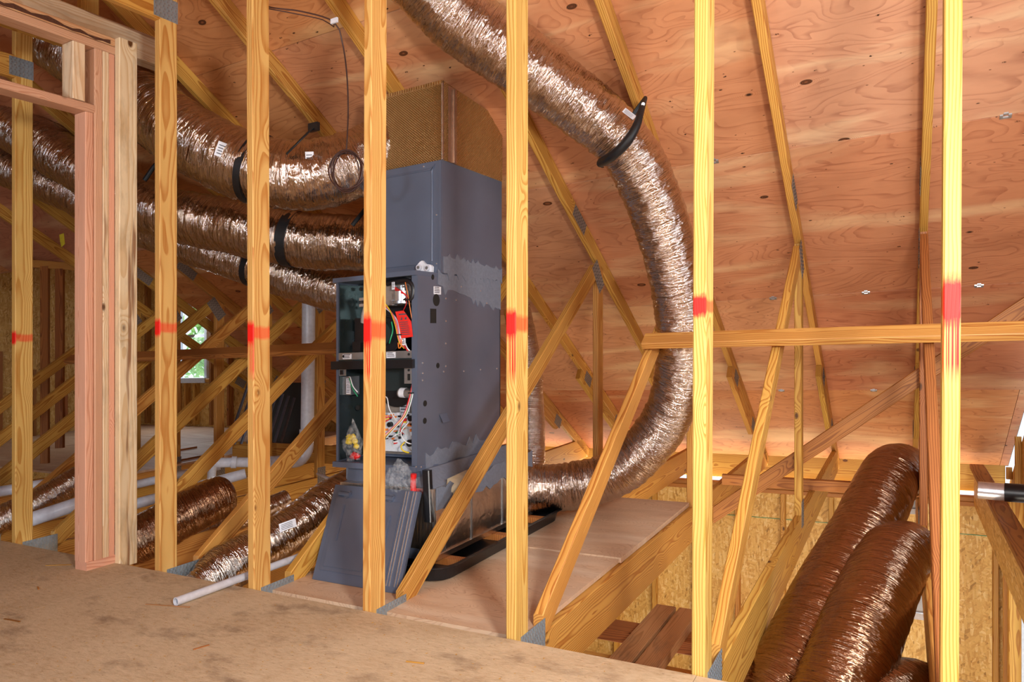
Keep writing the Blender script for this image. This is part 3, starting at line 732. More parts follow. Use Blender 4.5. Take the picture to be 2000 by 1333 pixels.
# ---------------------------------------------------------------- drain pan and return plenum
def outline(u0, u1, v0, v1, r, n=6):
    pts = []
    for cx, cy, a0 in ((u1 - r, v0 + r, -90), (u1 - r, v1 - r, 0), (u0 + r, v1 - r, 90), (u0 + r, v0 + r, 180)):
        for i in range(n + 1):
            a = math.radians(a0 + 90 * i / n); pts.append((cx + r * math.cos(a), cy + r * math.sin(a)))
    return pts
m = MB(); z0 = -.026
lo = outline(.50, 1.245, .425, 1.60, .09); hi = outline(.485, 1.262, .41, 1.618, .10); rim = outline(.465, 1.282, .39, 1.64, .11)
ino = outline(.505, 1.240, .43, 1.594, .088); n = len(lo)
def loop(pts, z): return [(x, y, z) for x, y in pts]
seq = [loop(lo, z0), loop(hi, .034), loop(rim, .034), loop(rim, .038), loop(hi, .038), loop(ino, z0 + .004)]
for a, b in zip(seq, seq[1:]):
    m.add(a + b, a + b, [(i, (i + 1) % n, n + (i + 1) % n, n + i) for i in range(n)])
m.add(seq[-1], seq[-1], [tuple(range(n))]); m.add(seq[0], seq[0], [tuple(range(n))])
pan = empty('drain_pan', (.88, 1.0, z0), 'long black plastic drain pan under the furnace return box', 'drain pan')
m.build('tray', 'black', pan)
m = MB()
for vv in (.62, 1.05, 1.42): m.box((.60, vv, z0 + .005), (1.215, vv + .05, z0 + .035))
m.build('support_rail', 'pine_dark', pan)

rp = empty('return_plenum', (.85, 1.0, .012), 'grey and foil-covered return air box that the furnace stands on', 'plenum')
FW0, FW1, FV0, FV1 = .504, .992, .60, 1.36
def hexf(name, c, mat, par, gg=None):
    m = MB(); m.hexa(c, gg); return m.build(name, mat, par)
hexf('box', [(u_, v_, w_) for w_, e in ((.012, .0), (.33, .0)) for v_ in (.56, 1.52) for u_ in (.56 - e, 1.115 + e)], 'foil_flat', rp)
hexf('neck', [(.535, .63, .33), (1.065 + .03, .585, .33), (.535, 1.50, .33), (1.105, 1.50, .33), (.535, .63, .400), (1.01, .63, .400), (.535, 1.40, .405), (1.01, 1.40, .405)], 'mastic', rp)
hexf('front_panel', [(.56, .552, .012), (1.03, .552, .012), (.56, .56, .012), (1.03, .56, .012), (.56, .62, .400), (1.0, .62, .400), (.56, .63, .400), (1.0, .63, .400)], 'steel_blue', rp)
beam('black_corner_guard', (1.095, .545, .19), (1.055, .585, .41), (1, 0, 0), (0, 1, 0), .038, .03, 'black', rp)
# soft bulge of liner, mastic smears and foil tape on the right side of the box
m = MB(); nn = 14
for i in range(nn):
    for j in range(nn):
        pass
gv, gs_, fs = [], [], []
for i in range(nn + 1):
    for j in range(nn + 1):
        a, b = i / nn, j / nn; v_ = .66 + .26 * a; w_ = .255 + .10 * b
        d = max(0, 1 - ((a - .5) * 2.1) ** 2 - ((b - .5) * 2.1) ** 2) ** .5
        gv.append((1.10 + .055 * d, v_ + .02 * b, w_ + .02 * a)); gs_.append((v_, w_, 0))
for i in range(nn):
    for j in range(nn):
        q = i * (nn + 1) + j; fs.append((q, q + 1, q + nn + 2, q + nn + 1))
m.add(gv, gs_, fs, True); m.build('liner_bulge', 'cream', rp)
for vv in (.86, 1.16, 1.40):
    m = MB(); m.box((1.1155, vv, .02), (1.1185, vv + .012, .33)); m.build('seam', 'galv', rp)
m = MB(); m.box((1.1155, .56, .012), (1.125, 1.52, .035)); m.build('base_flange', 'foil_flat', rp)
def blob_patch(name, pts, mat, par, nrm=(1, 0, 0), th=.0025):
    m = MB(); m.sheet(pts, th, nrm); return m.build(name, mat, par)
def ragged(u, lo_, hi_, n=26, amp=.02, seed=1):
    rs = random.Random(seed); L_ = []; U_ = []
    for i in range(n + 1):
        f = i / n; v_ = lo_[0] + (lo_[2] - lo_[0]) * f
        L_.append((u, v_, lo_[1] + (lo_[3] - lo_[1]) * f - rs.random() ** 3 * amp * 1.5)); U_.append((u, v_, hi_[1] + (hi_[3] - hi_[1]) * f + rs.random() ** 2 * amp))
    return L_ + U_[::-1]
blob_patch('mastic_smear', ragged(1.1165, (.57, .235, 1.5, .30), (.57, .325, 1.5, .335), seed=3, amp=.03), 'mastic', rp)
blob_patch('foil_tape', [(1.117, .565, .02), (1.117, .64, .02), (1.117, .65, .20), (1.117, .565, .225)], 'tape', rp)

rs_ = random.Random(2); lo_, up_ = [], []
for i in range(61):
    v_ = -2.1 + 2.07 * i / 60; lo_.append((DU + .0005, v_, 2.446 - rs_.random() ** 2 * .006)); up_.append((DU + .0005, v_, 2.452 + rs_.random() ** 1.5 * .018))
m = MB(); m.sheet(lo_ + up_[::-1], .002, (1, 0, 0)); m.build('bark_strip', 'bark_dark', df)

# ---------------------------------------------------------------- furnace
fu = empty('furnace', (.75, .95, .408), 'open grey gas furnace cabinet with exposed wiring', 'furnace')
FZ0, FZ1 = .408, 1.318
def fbox(name, a, b, mat, par=fu): m = MB(); m.box(a, b, order=(1, 2, 0)); return m.build(name, mat, par)
fbox('left_panel', (FW0, FV0, FZ0), (FW0 + .012, FV1, FZ1), 'steel_blue')
side = fbox('right_panel', (FW1 - .012, FV0, FZ0), (FW1, FV1, FZ1), 'steel_lit')
fbox('corner_strip', (FW1 - .03, FV0 - .006, FZ0), (FW1 + .001, FV0 + .001, FZ1 - .02), 'steel_blue')
fbox('corner_strip', (FW0 - .001, FV0 - .006, FZ0), (FW0 + .012, FV0 + .001, FZ1 - .02), 'steel_blue')
fbox('top_flange', (FW0 - .010, FV0 - .02, FZ1 - .022), (FW1 + .001, FV0 + .24, FZ1), 'steel_blue')
fbox('bottom_flange', (FW0 - .012, FV0 - .02, FZ0 - .012), (FW1 + .002, FV1, FZ0 + .014), 'steel_blue')
fbox('rear_panel', (FW0, FV1 - .01, FZ0), (FW1, FV1, FZ1), 'steel_in')
fbox('inner_liner', (FW0 + .013, FV0 + .002, FZ0 + .02), (FW0 + .016, FV0 + .40, FZ1 - .03), 'steel_in')
bar = fbox('black_crossbar', (FW0 - .016, FV0 - .028, .872), (FW1 - .012, FV0 - .004, .912), 'black')
fbox('shelf', (FW0 + .012, FV0 - .002, .912), (FW1 - .012, FV0 + .3, .918), 'steel_in')
fbox('door_rail', (FW0 + .012, FV0 - .004, .918), (FW1 - .012, FV0 + .0, .952), 'galv')
# upper compartment: burner plate, blower wheel, valve, hose
fbox('vestibule_panel', (FW0 + .012, FV0 + .14, .918), (FW1 - .012, FV0 + .15, FZ1 - .025), 'black')
fbox('vestibule_panel', (FW0 + .014, FV0 + .125, 1.06), (FW0 + .16, FV0 + .141, FZ1 - .03), 'steel_in')
fbox('burner_box', (FW0 + .20, FV0 + .04, 1.17), (FW1 - .05, FV0 + .14, 1.28), 'galv_dark')
def disc(name, c, r, d, mat, par, n=24, smooth=True):
    m = MB(); m.cyl(c, (c[0] + d[0], c[1] + d[1], c[2] + d[2]), r, n); return m.build(name, mat, par)
im = disc('inducer_housing', (.80, FV0 + .02, 1.03), .085, (0, .12, 0), 'black', fu, 36)
disc('inducer_motor', (.775, FV0 - .0, 1.035), .058, (0, .06, 0), 'steel_in', fu, 32)
m = tube_mb([(.80 + .087 * math.cos(a), FV0 + .015, 1.03 + .087 * math.sin(a)) for a in [i * math.pi / 12 for i in range(25)]], .006, 8, .01); m.build('housing_ring', 'black', fu)
disc('knockout_plug', (.562, FV0 + .118, 1.20), .026, (0, .012, 0), 'black', fu); disc('plug_centre', (.562, FV0 + .112, 1.20), .009, (0, .008, 0), 'copper', fu)
disc('knockout_plug', (.549, FV0 + .118, 1.27), .009, (0, .01, 0), 'hole', fu)
fbox('control_housing', (.572, FV0 + .05, 1.00), (.655, FV0 + .12, 1.12), 'black')
tube_mb([(.655, FV0 + .06, 1.22), (.635, FV0 + .05, 1.14), (.62, FV0 + .06, 1.10)], .016, 12).build('exhaust_elbow', 'silver', fu)
fbox('switch_block', (.575, FV0 + .03, .955), (.625, FV0 + .08, 1.005), 'black')
for zz in (1.175, 1.205): fbox('burner_tab', (.60, FV0 + .05, zz), (.65, FV0 + .06, zz + .014), 'silver')
gvv = disc('gas_valve', (.885, FV0 + .03, 1.185), .042, (0, .0, .045), 'silver', fu, 20)
disc('valve_cap', (.885, FV0 + .03, 1.232), .026, (0, 0, .025), 'galv', fu, 16); disc('valve_base', (.885, FV0 + .03, 1.172), .052, (0, 0, .012), 'galv', fu, 24)
fbox('valve_body', (.845, FV0 + .02, 1.20), (.87, FV0 + .08, 1.26), 'galv')
for uu, zz in ((.86, 1.255), (.905, 1.25), (.92, 1.21), (.845, 1.19), (.85, 1.17)): disc('bolt', (uu, FV0 - .002, zz), .005, (0, .03, 0), 'silver', fu, 8)
tube_mb([(.80, FV0 + .02, 1.272), (.87, FV0 + .01, 1.278), (.935, FV0 + .0, 1.275), (.965, FV0 + .0, 1.25), (.967, FV0 + .0, 1.21), (.955, FV0 + .0, 1.188), (.905, FV0 + .01, 1.186)], .0125, 12, .01).build('black_hose', 'black', fu)
for zz in (1.247, 1.288): fbox('bracket', (.885, FV0 + .05, zz), (.915, FV0 + .055, zz + .02), 'galv')
# lower compartment
fbox('blower_deck', (.60, FV0 + .16, FZ0 + .02), (FW1 - .012, FV0 + .20, .872), 'steel_lit')
m = MB(); m.cyl((.79, FV0 + .10, .80), (.79, FV0 + .3, .80), .12, 36); m.build('blower_housing', 'black', fu)
m = MB(); m.box((.67, FV0 + .09, .76), (.96, FV0 + .17, .868)); m.build('blower_cover', 'steel_in', fu)
fbox('mounting_sheet', (.70, FV0 + .12, .45), (.975, FV0 + .125, .75), 'galv_dark')
jb = fbox('junction_box', (.512, FV0 + .02, .745), (.575, FV0 + .08, .835), 'galv')
fbox('switch_bracket', (.515, FV0 + .0, .84), (.560, FV0 + .004, .895), 'galv'); fbox('rocker_switch', (.526, FV0 - .006, .846), (.545, FV0 + .002, .868), 'black')
fbox('door_bracket', (.918, FV0 - .004, .80), (.972, FV0 + .0, .872), 'galv'); fbox('bracket_slot', (.938, FV0 - .006, .815), (.952, FV0 - .003, .845), 'hole')
for uu, zz in ((.945, .862), (.54, .885), (.945, .935), (.55, .935)): disc('bracket_hole', (uu, FV0 - .007, zz), .006, (0, .002, 0), 'hole', fu, 12)
disc('knockout_plug', (.545, FV0 + .10, .675), .013, (0, .01, 0), 'hole', fu)
cp = disc('capacitor', (.855, FV0 + .045, .755), .023, (.08, 0, -.004), 'galv', fu, 24); disc('capacitor_cap', (.933, FV0 + .045, .751), .018, (.01, 0, 0), 'black', fu, 20)
disc('capacitor_label', (.862, FV0 + .045, .7548), .0237, (.03, 0, -.0015), 'white', fu, 24)
# control board with its components
pb = fbox('control_board', (.725, FV0 + .075, .470), (.955, FV0 + .080, .655), 'pcb'); fbox('board_edge', (.935, FV0 + .073, .47), (.957, FV0 + .0748, .655), 'w_green')
rs = random.Random(5)
for i in range(46):
    uu, zz = rs.uniform(.735, .93), rs.uniform(.480, .645); w_, h_ = rs.uniform(.004, .018), rs.uniform(.004, .014)
    mt = rs.choice(['black', 'black', 'w_white', 'galv', 'w_red', 'w_orange', 'w_white', 'pvc', 'w_yellow' if i % 9 == 0 else 'black'])
    fbox('board_component', (uu, FV0 + .073 - rs.uniform(.004, .014), zz), (uu + w_, FV0 + .0752, zz + h_), mt)
for uu, zz, r_ in ((.905, .632, .014), (.90, .515, .017), (.78, .60, .012)): disc('relay_coil', (uu, FV0 + .055, zz), r_, (0, .02, 0), 'black', fu, 16)
# labels
def label(name, a, b, par=fu, rows=5, cols=1, off=-.0012, on='front'):
    """white sticker with printed lines; a, b are opposite corners"""
    m = MB(); m.box(a, b); o = m.build(name, 'white', par); ink = MB()
    if on == 'front':
        (x0, y0, z0_), (x1, _, z1_) = a, b; rs_ = random.Random(int(x0 * 1e4)); cw = (x1 - x0) / cols
        for c_ in range(cols):
            for i in range(rows):
                zz = z1_ - (i + .8) * (z1_ - z0_) / (rows + .7); l_ = x0 + c_ * cw + cw * .08
                ink.box((l_, y0 - .0004, zz), (l_ + cw * rs_.uniform(.6, .84), y0 - .0001, zz + (z1_ - z0_) / (rows * 2.6)))
    else:
        (x0, y0, z0_), (x1, y1, z1_) = a, b; rs_ = random.Random(int(y0 * 1e4))
        for i in range(rows):
            zz = z1_ - (i + .8) * (z1_ - z0_) / (rows + .7)
            ink.box((x1 + .0001, y0 + (y1 - y0) * .1, zz), (x1 + .0004, y0 + (y1 - y0) * rs_.uniform(.7, .9), zz + (z1_ - z0_) / (rows * 2.4)))
    ink.build('printed_lines', 'ink', o, origin=None); return o
label('rating_label', (.528, FV0 + .112, .985), (.612, FV0 + .113, 1.058), rows=9, cols=2)
label('sticker', (.545, FV0 - .006, .921), (.60, FV0 - .005, .946), rows=3); label('sticker', (.815, FV0 - .006, .921), (.868, FV0 - .005, .948), rows=3)
label('junction_label', (.545, FV0 + .0185, .75), (.572, FV0 + .0195, .825), rows=9)
label('board_label', (.80, FV0 + .115, .655), (.86, FV0 + .116, .70), rows=3)
label('wire_tag', (.845, FV0 - .004, 1.24), (.862, FV0 - .003, 1.275), rows=4)
label('wire_tag', (.895, FV0 - .004, .978), (.925, FV0 - .003, 1.01), rows=3)
label('side_sticker', (FW1, .725, 1.215), (FW1 + .001, .785, 1.252), rows=4, on='side')
# red warning tag
m = MB(); m.sheet([(.872, FV0 - .012, 1.135), (.920, FV0 - .012, 1.138), (.962, FV0 - .010, 1.085), (.972, FV0 - .010, 1.015), (.908, FV0 - .012, 1.010), (.890, FV0 - .012, 1.08)], .0008, (0, 1, 0)); rt = m.build('red_warning_tag', 'tag_red', fu)
ink = MB()
for i in range(7): ink.box((.898 + .002 * i, FV0 - .0135, 1.083 - .0095 * i), (.945 + .002 * i, FV0 - .0128, 1.086 - .0095 * i))
ink.box((.893, FV0 - .0135, 1.118), (.935, FV0 - .0128, 1.124))
ink.sheet([(.903, FV0 - .0132, 1.095), (.915, FV0 - .0132, 1.095), (.909, FV0 - .0132, 1.109)], .0005, (0, -1, 0)); ink.box((.928, FV0 - .0135, 1.096), (.938, FV0 - .0128, 1.106))
ink.build('warning_print', 'ink', rt)
# wires
def wire(pts, col, r=.0026, name='wire', par=fu, step=.012, n=6): return tube_mb(pts, r, n, step).build(name, col, par)
f_ = FV0 - .006
for i, (c_, d) in enumerate((('w_red', 0), ('w_white', .004), ('w_yellow', .009), ('w_green', .013), ('w_pink', .006), ('w_red', .011), ('w_white', .016))):
    wire([(.958 + d * .6, f_ + .01, .80), (.950 + d, f_ + .004 * (i % 3), .74), (.915 + d, f_, .655), (.86 + d, f_ - .004, .60), (.80 + d, f_, .555 - d * .5), (.765 + d, f_ + .02, .52 - d)], c_)
for i, c_ in enumerate(('w_yellow', 'w_red', 'w_pink', 'w_orange', 'w_purple', 'w_white')):
    d = i * .004
    wire([(.79, f_ + .02, 1.18 - d), (.83 + d, f_ + .01, 1.14 - d), (.865 + d, f_, 1.08), (.885 + d * .7, f_ - .004, 1.02), (.895 + d * .5, f_, .985 + d), (.905 + d, f_ + .02, .962)], c_)
wire([(.885, f_, .99), (.893, f_ - .006, .965), (.905, f_ - .004, .975), (.903, f_, 1.02), (.893, f_, 1.06), (.885, f_ + .01, 1.12)], 'w_orange', .003)
wire([(.92, f_ + .01, .985), (.94, f_, .96), (.962, f_ + .02, .935)], 'w_white', .003); wire([(.915, f_ + .01, .975), (.935, f_, .955), (.95, f_ + .02, .935)], 'w_red', .003)
wire([(.925, f_, 1.27), (.945, f_ - .003, 1.20), (.958, f_, 1.12), (.968, f_ + .01, 1.05)], 'w_orange', .002)
for d in (0, .006, .012): wire([(.848, f_ + .01, 1.258 - d), (.885, f_, 1.238 - d), (.915, f_, 1.222 - d * .5), (.935, f_ + .01, 1.20)], 'w_red', .002)
wire([(.83, f_ + .02, 1.09), (.845, f_ + .01, 1.05), (.84, f_, 1.01), (.825, f_ + .01, .99)], 'w_green', .0035); wire([(.935, f_, 1.205), (.93, f_, 1.165), (.915, f_, 1.14)], 'w_red', .0018)
wire([(.56, f_ + .03, .835), (.585, f_ + .01, .83), (.61, f_, .79), (.64, f_, .76)], 'w_white'); wire([(.56, f_ + .03, .83), (.585, f_ + .01, .81), (.61, f_, .775), (.64, f_, .74)], 'w_green')
wire([(.74, f_ + .04, .725), (.80, f_ + .02, .735), (.825, f_ + .01, .68), (.835, f_ + .05, .62)], 'w_white'); wire([(.965, f_ + .05, .515), (.92, f_ + .02, .525), (.885, f_ + .02, .57), (.91, f_ + .05, .62)], 'w_white', .003)
wire([(.90, f_ + .04, .53), (.885, f_ + .02, .505), (.90, f_ + .02, .485), (.915, f_ + .04, .475)], 'w_yellow', .004); wire([(.905, f_ + .04, .60), (.94, f_ + .02, .602), (.975, f_ + .04, .600)], 'w_orange', .0022)
for i in range(5): wire([(.80 + .02 * i, f_ + .05, .535 + .006 * i), (.84 + .01 * i, f_ + .02, .55 + .008 * i), (.885, f_ + .04, .575 + .012 * i)], ('w_white', 'w_white', 'w_green', 'w_white', 'w_red')[i], .002)
for z_, x_ in ((.755, .953), (.54, .795), (1.025, .888)): fbox('cable_tie', (x_ - .004, f_ - .012, z_), (x_ + .022, f_ + .012, z_ + .005), 'black')
for i in range(4): wire([(.74, f_ + .04, .60 + .012 * i), (.77, f_ + .02, .61 + .012 * i), (.80, f_ + .04, .628 + .006 * i)], ('w_red', 'w_yellow', 'w_red', 'w_orange')[i], .0028)
# knock-outs, screws and smears on the right side
def sdisc(name, v_, w_, rv, rw, mat, par=fu, th=.0015, u_=FW1, n=24):
    m = MB(); m.sheet([(u_, v_ + rv * math.cos(2 * math.pi * i / n), w_ + rw * math.sin(2 * math.pi * i / n)) for i in range(n)], th, (1, 0, 0)); return m.build(name, mat, par)
def from_side(x, y, u_=FW1):      # where the side panel is seen at (x, y)
    a0 = np.array(at(x, y, 1.0)); c0 = np.array(at(x, y, 2.0)); t = (u_ - a0[0]) / (c0[0] - a0[0]); q = a0 + (c0 - a0) * t; return q[1], q[2]
for (x, y, rv, rw) in ((845, 541, .011, .013), (852, 586, .027, .029), (855, 714, .013, .013), (830, 788, .014, .014), (829.5, 822, .014, .014)):
    v_, w_ = from_side(x, y); sdisc('knockout', v_, w_, rv, rw, 'hole')
v_, w_ = from_side(846, 617); m = MB(); m.box((FW1, v_ - .024, w_ - .034), (FW1 + .0015, v_ + .024, w_ + .034)); m.build('knockout', 'hole', fu)
for x, y in ((870, 583), (890, 586), (950, 592), (870, 627), (870, 671), (870, 715), (866, 726), (825, 709), (825, 729), (825, 743), (905, 725), (938, 722), (970, 720), (938, 568), (900, 560), (812, 912), (822, 912)):
    v_, w_ = from_side(x, y); sdisc('screw', v_, w_, .0045, .0045, 'silver', n=8, th=.003)
v_, w_ = from_side(866, 816); m = MB(); m.add([(FW1 + .001, v_ - .035, w_ + .02), (FW1 + .001, v_ + .03, w_ + .02), (FW1 + .015, v_ + .035, w_ - .02), (FW1 + .012, v_ - .02, w_ - .022)], [(0, 0, 0)] * 4, [(0, 1, 2, 3)]); m.build('bent_tab', 'steel_blue', fu)
blob_patch('mastic_smear', ragged(FW1, (.76, 1.262, 1.36, 1.16), (.62, 1.312, 1.36, 1.312), n=30, amp=.025, seed=8), 'mastic', fu)
blob_patch('mastic_smear', ragged(FW1, (.66, .408, 1.36, .408), (.66, .452, 1.36, .462), n=22, amp=.05, seed=12), 'mastic', fu)

# ---------------------------------------------------------------- coil cabinet and supply plenum on top
cc = empty('coil_cabinet', (.75, 1.08, 1.32), 'closed blue-grey coil cabinet standing on the furnace', 'coil cabinet')
CV0, CV1, CZ0, CZ1, CU0, CU1 = .79, 1.37, 1.32, 1.865, .545, .995
fbox('casing', (CU0, CV0, CZ0), (CU1, CV1, CZ1), 'steel_lit', cc)
fbox('front_cover', (CU0, CV0 - .008, CZ0), (CU1 - .004, CV0 + .0, CZ1 - .004), 'steel_blue', cc)
fbox('raised_field', (CU0 + .03, CV0 - .013, CZ0 + .05), (CU1 - .055, CV0 - .008, CZ1 - .045), 'steel_blue', cc)
tube_mb([(CU1 - .052, CV0 - .010, CZ0 + .06), (CU1 - .052, CV0 - .010, CZ1 - .05), (CU1 - .062, CV0 - .010, CZ1 - .041), (CU0 + .03, CV0 - .010, CZ1 - .041)], .004, 8, .03).build('pressed_bead', 'steel_blue', cc)
fbox('corner_bead', (CU1 - .012, CV0 - .012, CZ0), (CU1 + .001, CV0 - .002, CZ1 - .006), 'steel_blue', cc)
for uu, zz in ((CU1 - .024, CZ0 + .045), (CU1 - .024, CZ0 + .28), (CU1 - .1, CZ1 - .02), (.56, CZ0 + .05)): disc('screw', (uu, CV0 - .012, zz), .004, (0, .005, 0), 'silver', cc, 8)
blob_patch('mastic_smear', ragged(CU1, (.80, 1.321, 1.37, 1.321), (.83, 1.40, 1.37, 1.375), n=34, amp=.03, seed=4), 'mastic', cc)
# drain fitting block
m = MB(); m.sheet([(.865, CV0 - .03, 1.322), (.955, CV0 - .03, 1.322), (.957, CV0 - .03, 1.352), (.945, CV0 - .03, 1.362), (.918, CV0 - .03, 1.366), (.898, CV0 - .03, 1.385), (.885, CV0 - .03, 1.380), (.868, CV0 - .03, 1.365)], .018, (0, 1, 0)); dr = m.build('drain_port_block', 'white', cc)
disc('drain_port', (.885, CV0 - .042, 1.352), .0145, (0, .014, 0), 'pvc', dr, 20); disc('drain_port', (.935, CV0 - .042, 1.346), .0145, (0, .014, 0), 'pvc', dr, 20)
for uu, zz in ((.885, 1.352), (.935, 1.346)): disc('port_hole', (uu, CV0 - .0435, zz), .008, (0, .002, 0), 'galv', dr, 14)

sp = empty('supply_plenum', (.75, 1.1, CZ1), 'copper coloured quilted foil box on top of the coil cabinet', 'plenum')
m = MB(); zb, zf, zr = CZ1 + .001, 2.245, 2.205
c = [(CU0 - .02, CV0, zb), (CU1 + .004, CV0, zb), (CU0 - .02, CV1, zb), (CU1 + .004, CV1, zb), (CU0 - .02, CV0 + .01, zf), (CU1 + .004, CV0 + .01, zf), (CU0 - .02, CV1, zr), (CU1 + .004, CV1, zr)]
def quad(m, q, g): m.add(q, g, [(0, 1, 2, 3)])
quad(m, [c[0], c[1], c[5], c[4]], [(p[0], p[2], 0) for p in (c[0], c[1], c[5], c[4])])
quad(m, [c[1], c[3], c[7], c[5]], [(p[1], p[2], 0) for p in (c[1], c[3], c[7], c[5])])
quad(m, [c[0], c[4], c[6], c[2]], [(p[1], p[2], 0) for p in (c[0], c[4], c[6], c[2])])
quad(m, [c[4], c[5], c[7], c[6]], [(p[0], p[1], 0) for p in (c[4], c[5], c[7], c[6])])
quad(m, [c[2], c[6], c[7], c[3]], [(p[0], p[2], 0) for p in (c[2], c[6], c[7], c[3])])
quad(m, [c[0], c[2], c[3], c[1]], [(p[0], p[1], 0) for p in (c[0], c[2], c[3], c[1])])
m.build('insulated_box', 'quilt', sp)
fbox('corner_tape', (CU1 + .0045, CV0 + .045, zb), (CU1 + .006, CV0 + .12, zf - .01), 'tape', sp)
fbox('corner_tape', (CU1 + .002, CV0 - .002, zb), (CU1 + .006, CV0 + .008, zf - .002), 'tape', sp)
tube_mb([(CU1 - .0, CV0 + .004, zb), (CU1 + .0, CV0 + .004, 2.05), (CU1 + .0, CV0 + .004, zf)], .006, 8, .04, wr=2, seed=4).build('taped_corner', 'foil_flat', sp)
tube_mb([(CU1 + .008, CV0 + .09, zb), (CU1 + .008, CV0 + .088, 2.05), (CU1 + .008, CV0 + .09, zf - .02)], .007, 8, .03, wr=3, seed=5).build('tape_wrinkle', 'tape', sp)
m = MB(); m.box((CU0 - .02, CV0 - .002, zf - .012), (CU1 + .006, CV0 + .012, zf + .003)); m.build('top_edge_tape', 'quilt', sp)
for dx in (0, .03): disc('screw', (CU1 - .03 - dx * 2.5, CV0 - .004, CZ1 - .012), .004, (0, .004, 0), 'silver', cc, 8)

# ---------------------------------------------------------------- removed furnace door leaning on the box
dr = empty('furnace_door', (.86, .30, -.03), 'dark grey removed furnace door leaning against the return box', 'door panel')
def dp(a, b, h):                 # a across 0..1, b up 0..1, h out
    u0_, u1_ = (.672, 1.115) if True else 0
    bl = Vector((.672, .262, -.032)); br = Vector((1.150, .262, -.032)); tl = Vector((.553, .535, .322)); trr = Vector((1.055, .535, .322))
    p = bl * (1 - a) * (1 - b) + br * a * (1 - b) + tl * (1 - a) * b + trr * a * b
    nrm = (br - bl).cross(tl - bl).normalized(); nrm = nrm if nrm.y < 0 else -nrm
    return p + nrm * h
def dbox(name, a0, b0, a1, b1, h0, h1, mat, par=None):
    m = MB(); c = [dp(a, b, h) for b in (b0, b1) for h in (h0, h1) for a in (a0, a1)]; m.hexa(c); return m.build(name, mat, par or dr)
dbox('panel', 0, 0, 1, 1, -.012, 0, 'steel_blue')
dbox('pressed_field', .06, .10, .82, .86, 0, .003, 'steel_lit'); dbox('pressed_field', .10, .14, .55, .80, .003, .006, 'steel_lit')
for a in (.845, .875, .93, .96): dbox('bright_rib', a, .05, a + .008, .99, 0, .004, 'silver')
for a, b0_, b1_ in ((.72, .10, .72), (.17, .4, .78)): dbox('pressed_groove', a, b0_, a + .022, b1_, .003, .009, 'steel_blue')
for a in (.09, .60):
    m = MB(); m.cyl(dp(a, .90, .006), dp(a + .13, .895, .006), .011, 12); m.build('latch_handle', 'steel_lit', dr)
    m = MB(); m.cyl(dp(a + .10, .897, 0), dp(a + .10, .897, .008), .018, 16); m.build('latch_boss', 'steel_lit', dr)

# ---------------------------------------------------------------- plastic bags
def bag_mb(c, su, sv, sw, seed, top=.3, n=18):
    m = MB(); vs = []; fs = []
    for i in range(n + 1):
        th = math.pi * i / n; z = -math.cos(th)
        for j in range(n):
            ph = 2 * math.pi * j / n; r = math.sin(th) * (1 if z < 0 else 1 - (1 - top) * z)
            q = Vector((r * math.cos(ph), r * math.sin(ph), z)); k = 1 + .28 * noise.noise(q * 2.2 + Vector((seed, 0, 0))) + .10 * noise.noise(q * 7 + Vector((0, seed, 0)))
            vs.append((c[0] + q.x * su * k, c[1] + q.y * sv * k, c[2] + q.z * sw * k))
    for i in range(n):
        for j in range(n): fs.append((i * n + j, i * n + (j + 1) % n, (i + 1) * n + (j + 1) % n, (i + 1) * n + j))
    m.add(vs, vs, fs, True); return m
b1 = empty('parts_bag', (.575, FV0 + .02, .425), 'clear plastic bag with yellow and red parts inside the open furnace, lower left', 'plastic bag')
bag_mb((.585, FV0 + .02, .522), .062, .03, .105, 3, .1).build('clear_film', 'bag', b1)
for i in range(8):
    rs = random.Random(i); q = (.575 + rs.uniform(-.025, .03), FV0 + .02 + rs.uniform(-.008, .008), .515 + rs.uniform(-.025, .04))
    bag_mb(q, .018, .012, .013, i, .8, 8).build('yellow_cap', 'w_yellow', b1)
bag_mb((.600, FV0 + .02, .448), .034, .016, .018, 9, .8, 10).build('red_part', 'w_red', b1)
b2 = empty('hanging_bag', (.93, FV0 - .05, .30), 'crumpled clear plastic bag with a red tube hanging over the leaning door', 'plastic bag')
bag_mb((.925, FV0 - .045, .372), .095, .035, .085, 6, .35, 24).build('clear_film', 'bag', b2)
tube_mb([(1.005, FV0 - .05, .30), (1.000, FV0 - .045, .36), (1.003, FV0 - .045, .395)], .014, 10).build('red_tube', 'w_red', b2)

# ---------------------------------------------------------------- ducts
def A_(*p): return at(*p)
def duct(name, pts, rad, label_, mat='foil', wr=1.0, n=72, step=.009, seed=1, group='flexible foil ducts', profile=None, cap=True, ridge=.042, flat=1.0):
    d = empty(name, tuple(pts[0]), label_, 'duct', group)
    tube_mb(pts, rad, n, step, cap, wr, seed, ridge, profile, flat=flat).build('jacket', mat, d); return d
def tape_label(par, p, ud, vd, nrm, su, sv, mat='white'):
    p = Vector(p); ud = Vector(ud); vd = Vector(vd); nrm = Vector(nrm)
    m = MB(); m.sheet([p - ud * su - vd * sv, p + ud * su - vd * sv, p + ud * su + vd * sv, p - ud * su + vd * sv], .001, nrm); o = m.build('paper_label', mat, par)
    ink = MB()
    for i in range(4): q = p + nrm * .0014 + vd * sv * (.6 - .38 * i); ink.sheet([q - ud * su * .8, q + ud * su * .6, q + ud * su * .6 - vd * sv * .12, q - ud * su * .8 - vd * sv * .12], .0003, nrm)
    ink.build('printed_lines', 'ink', o)

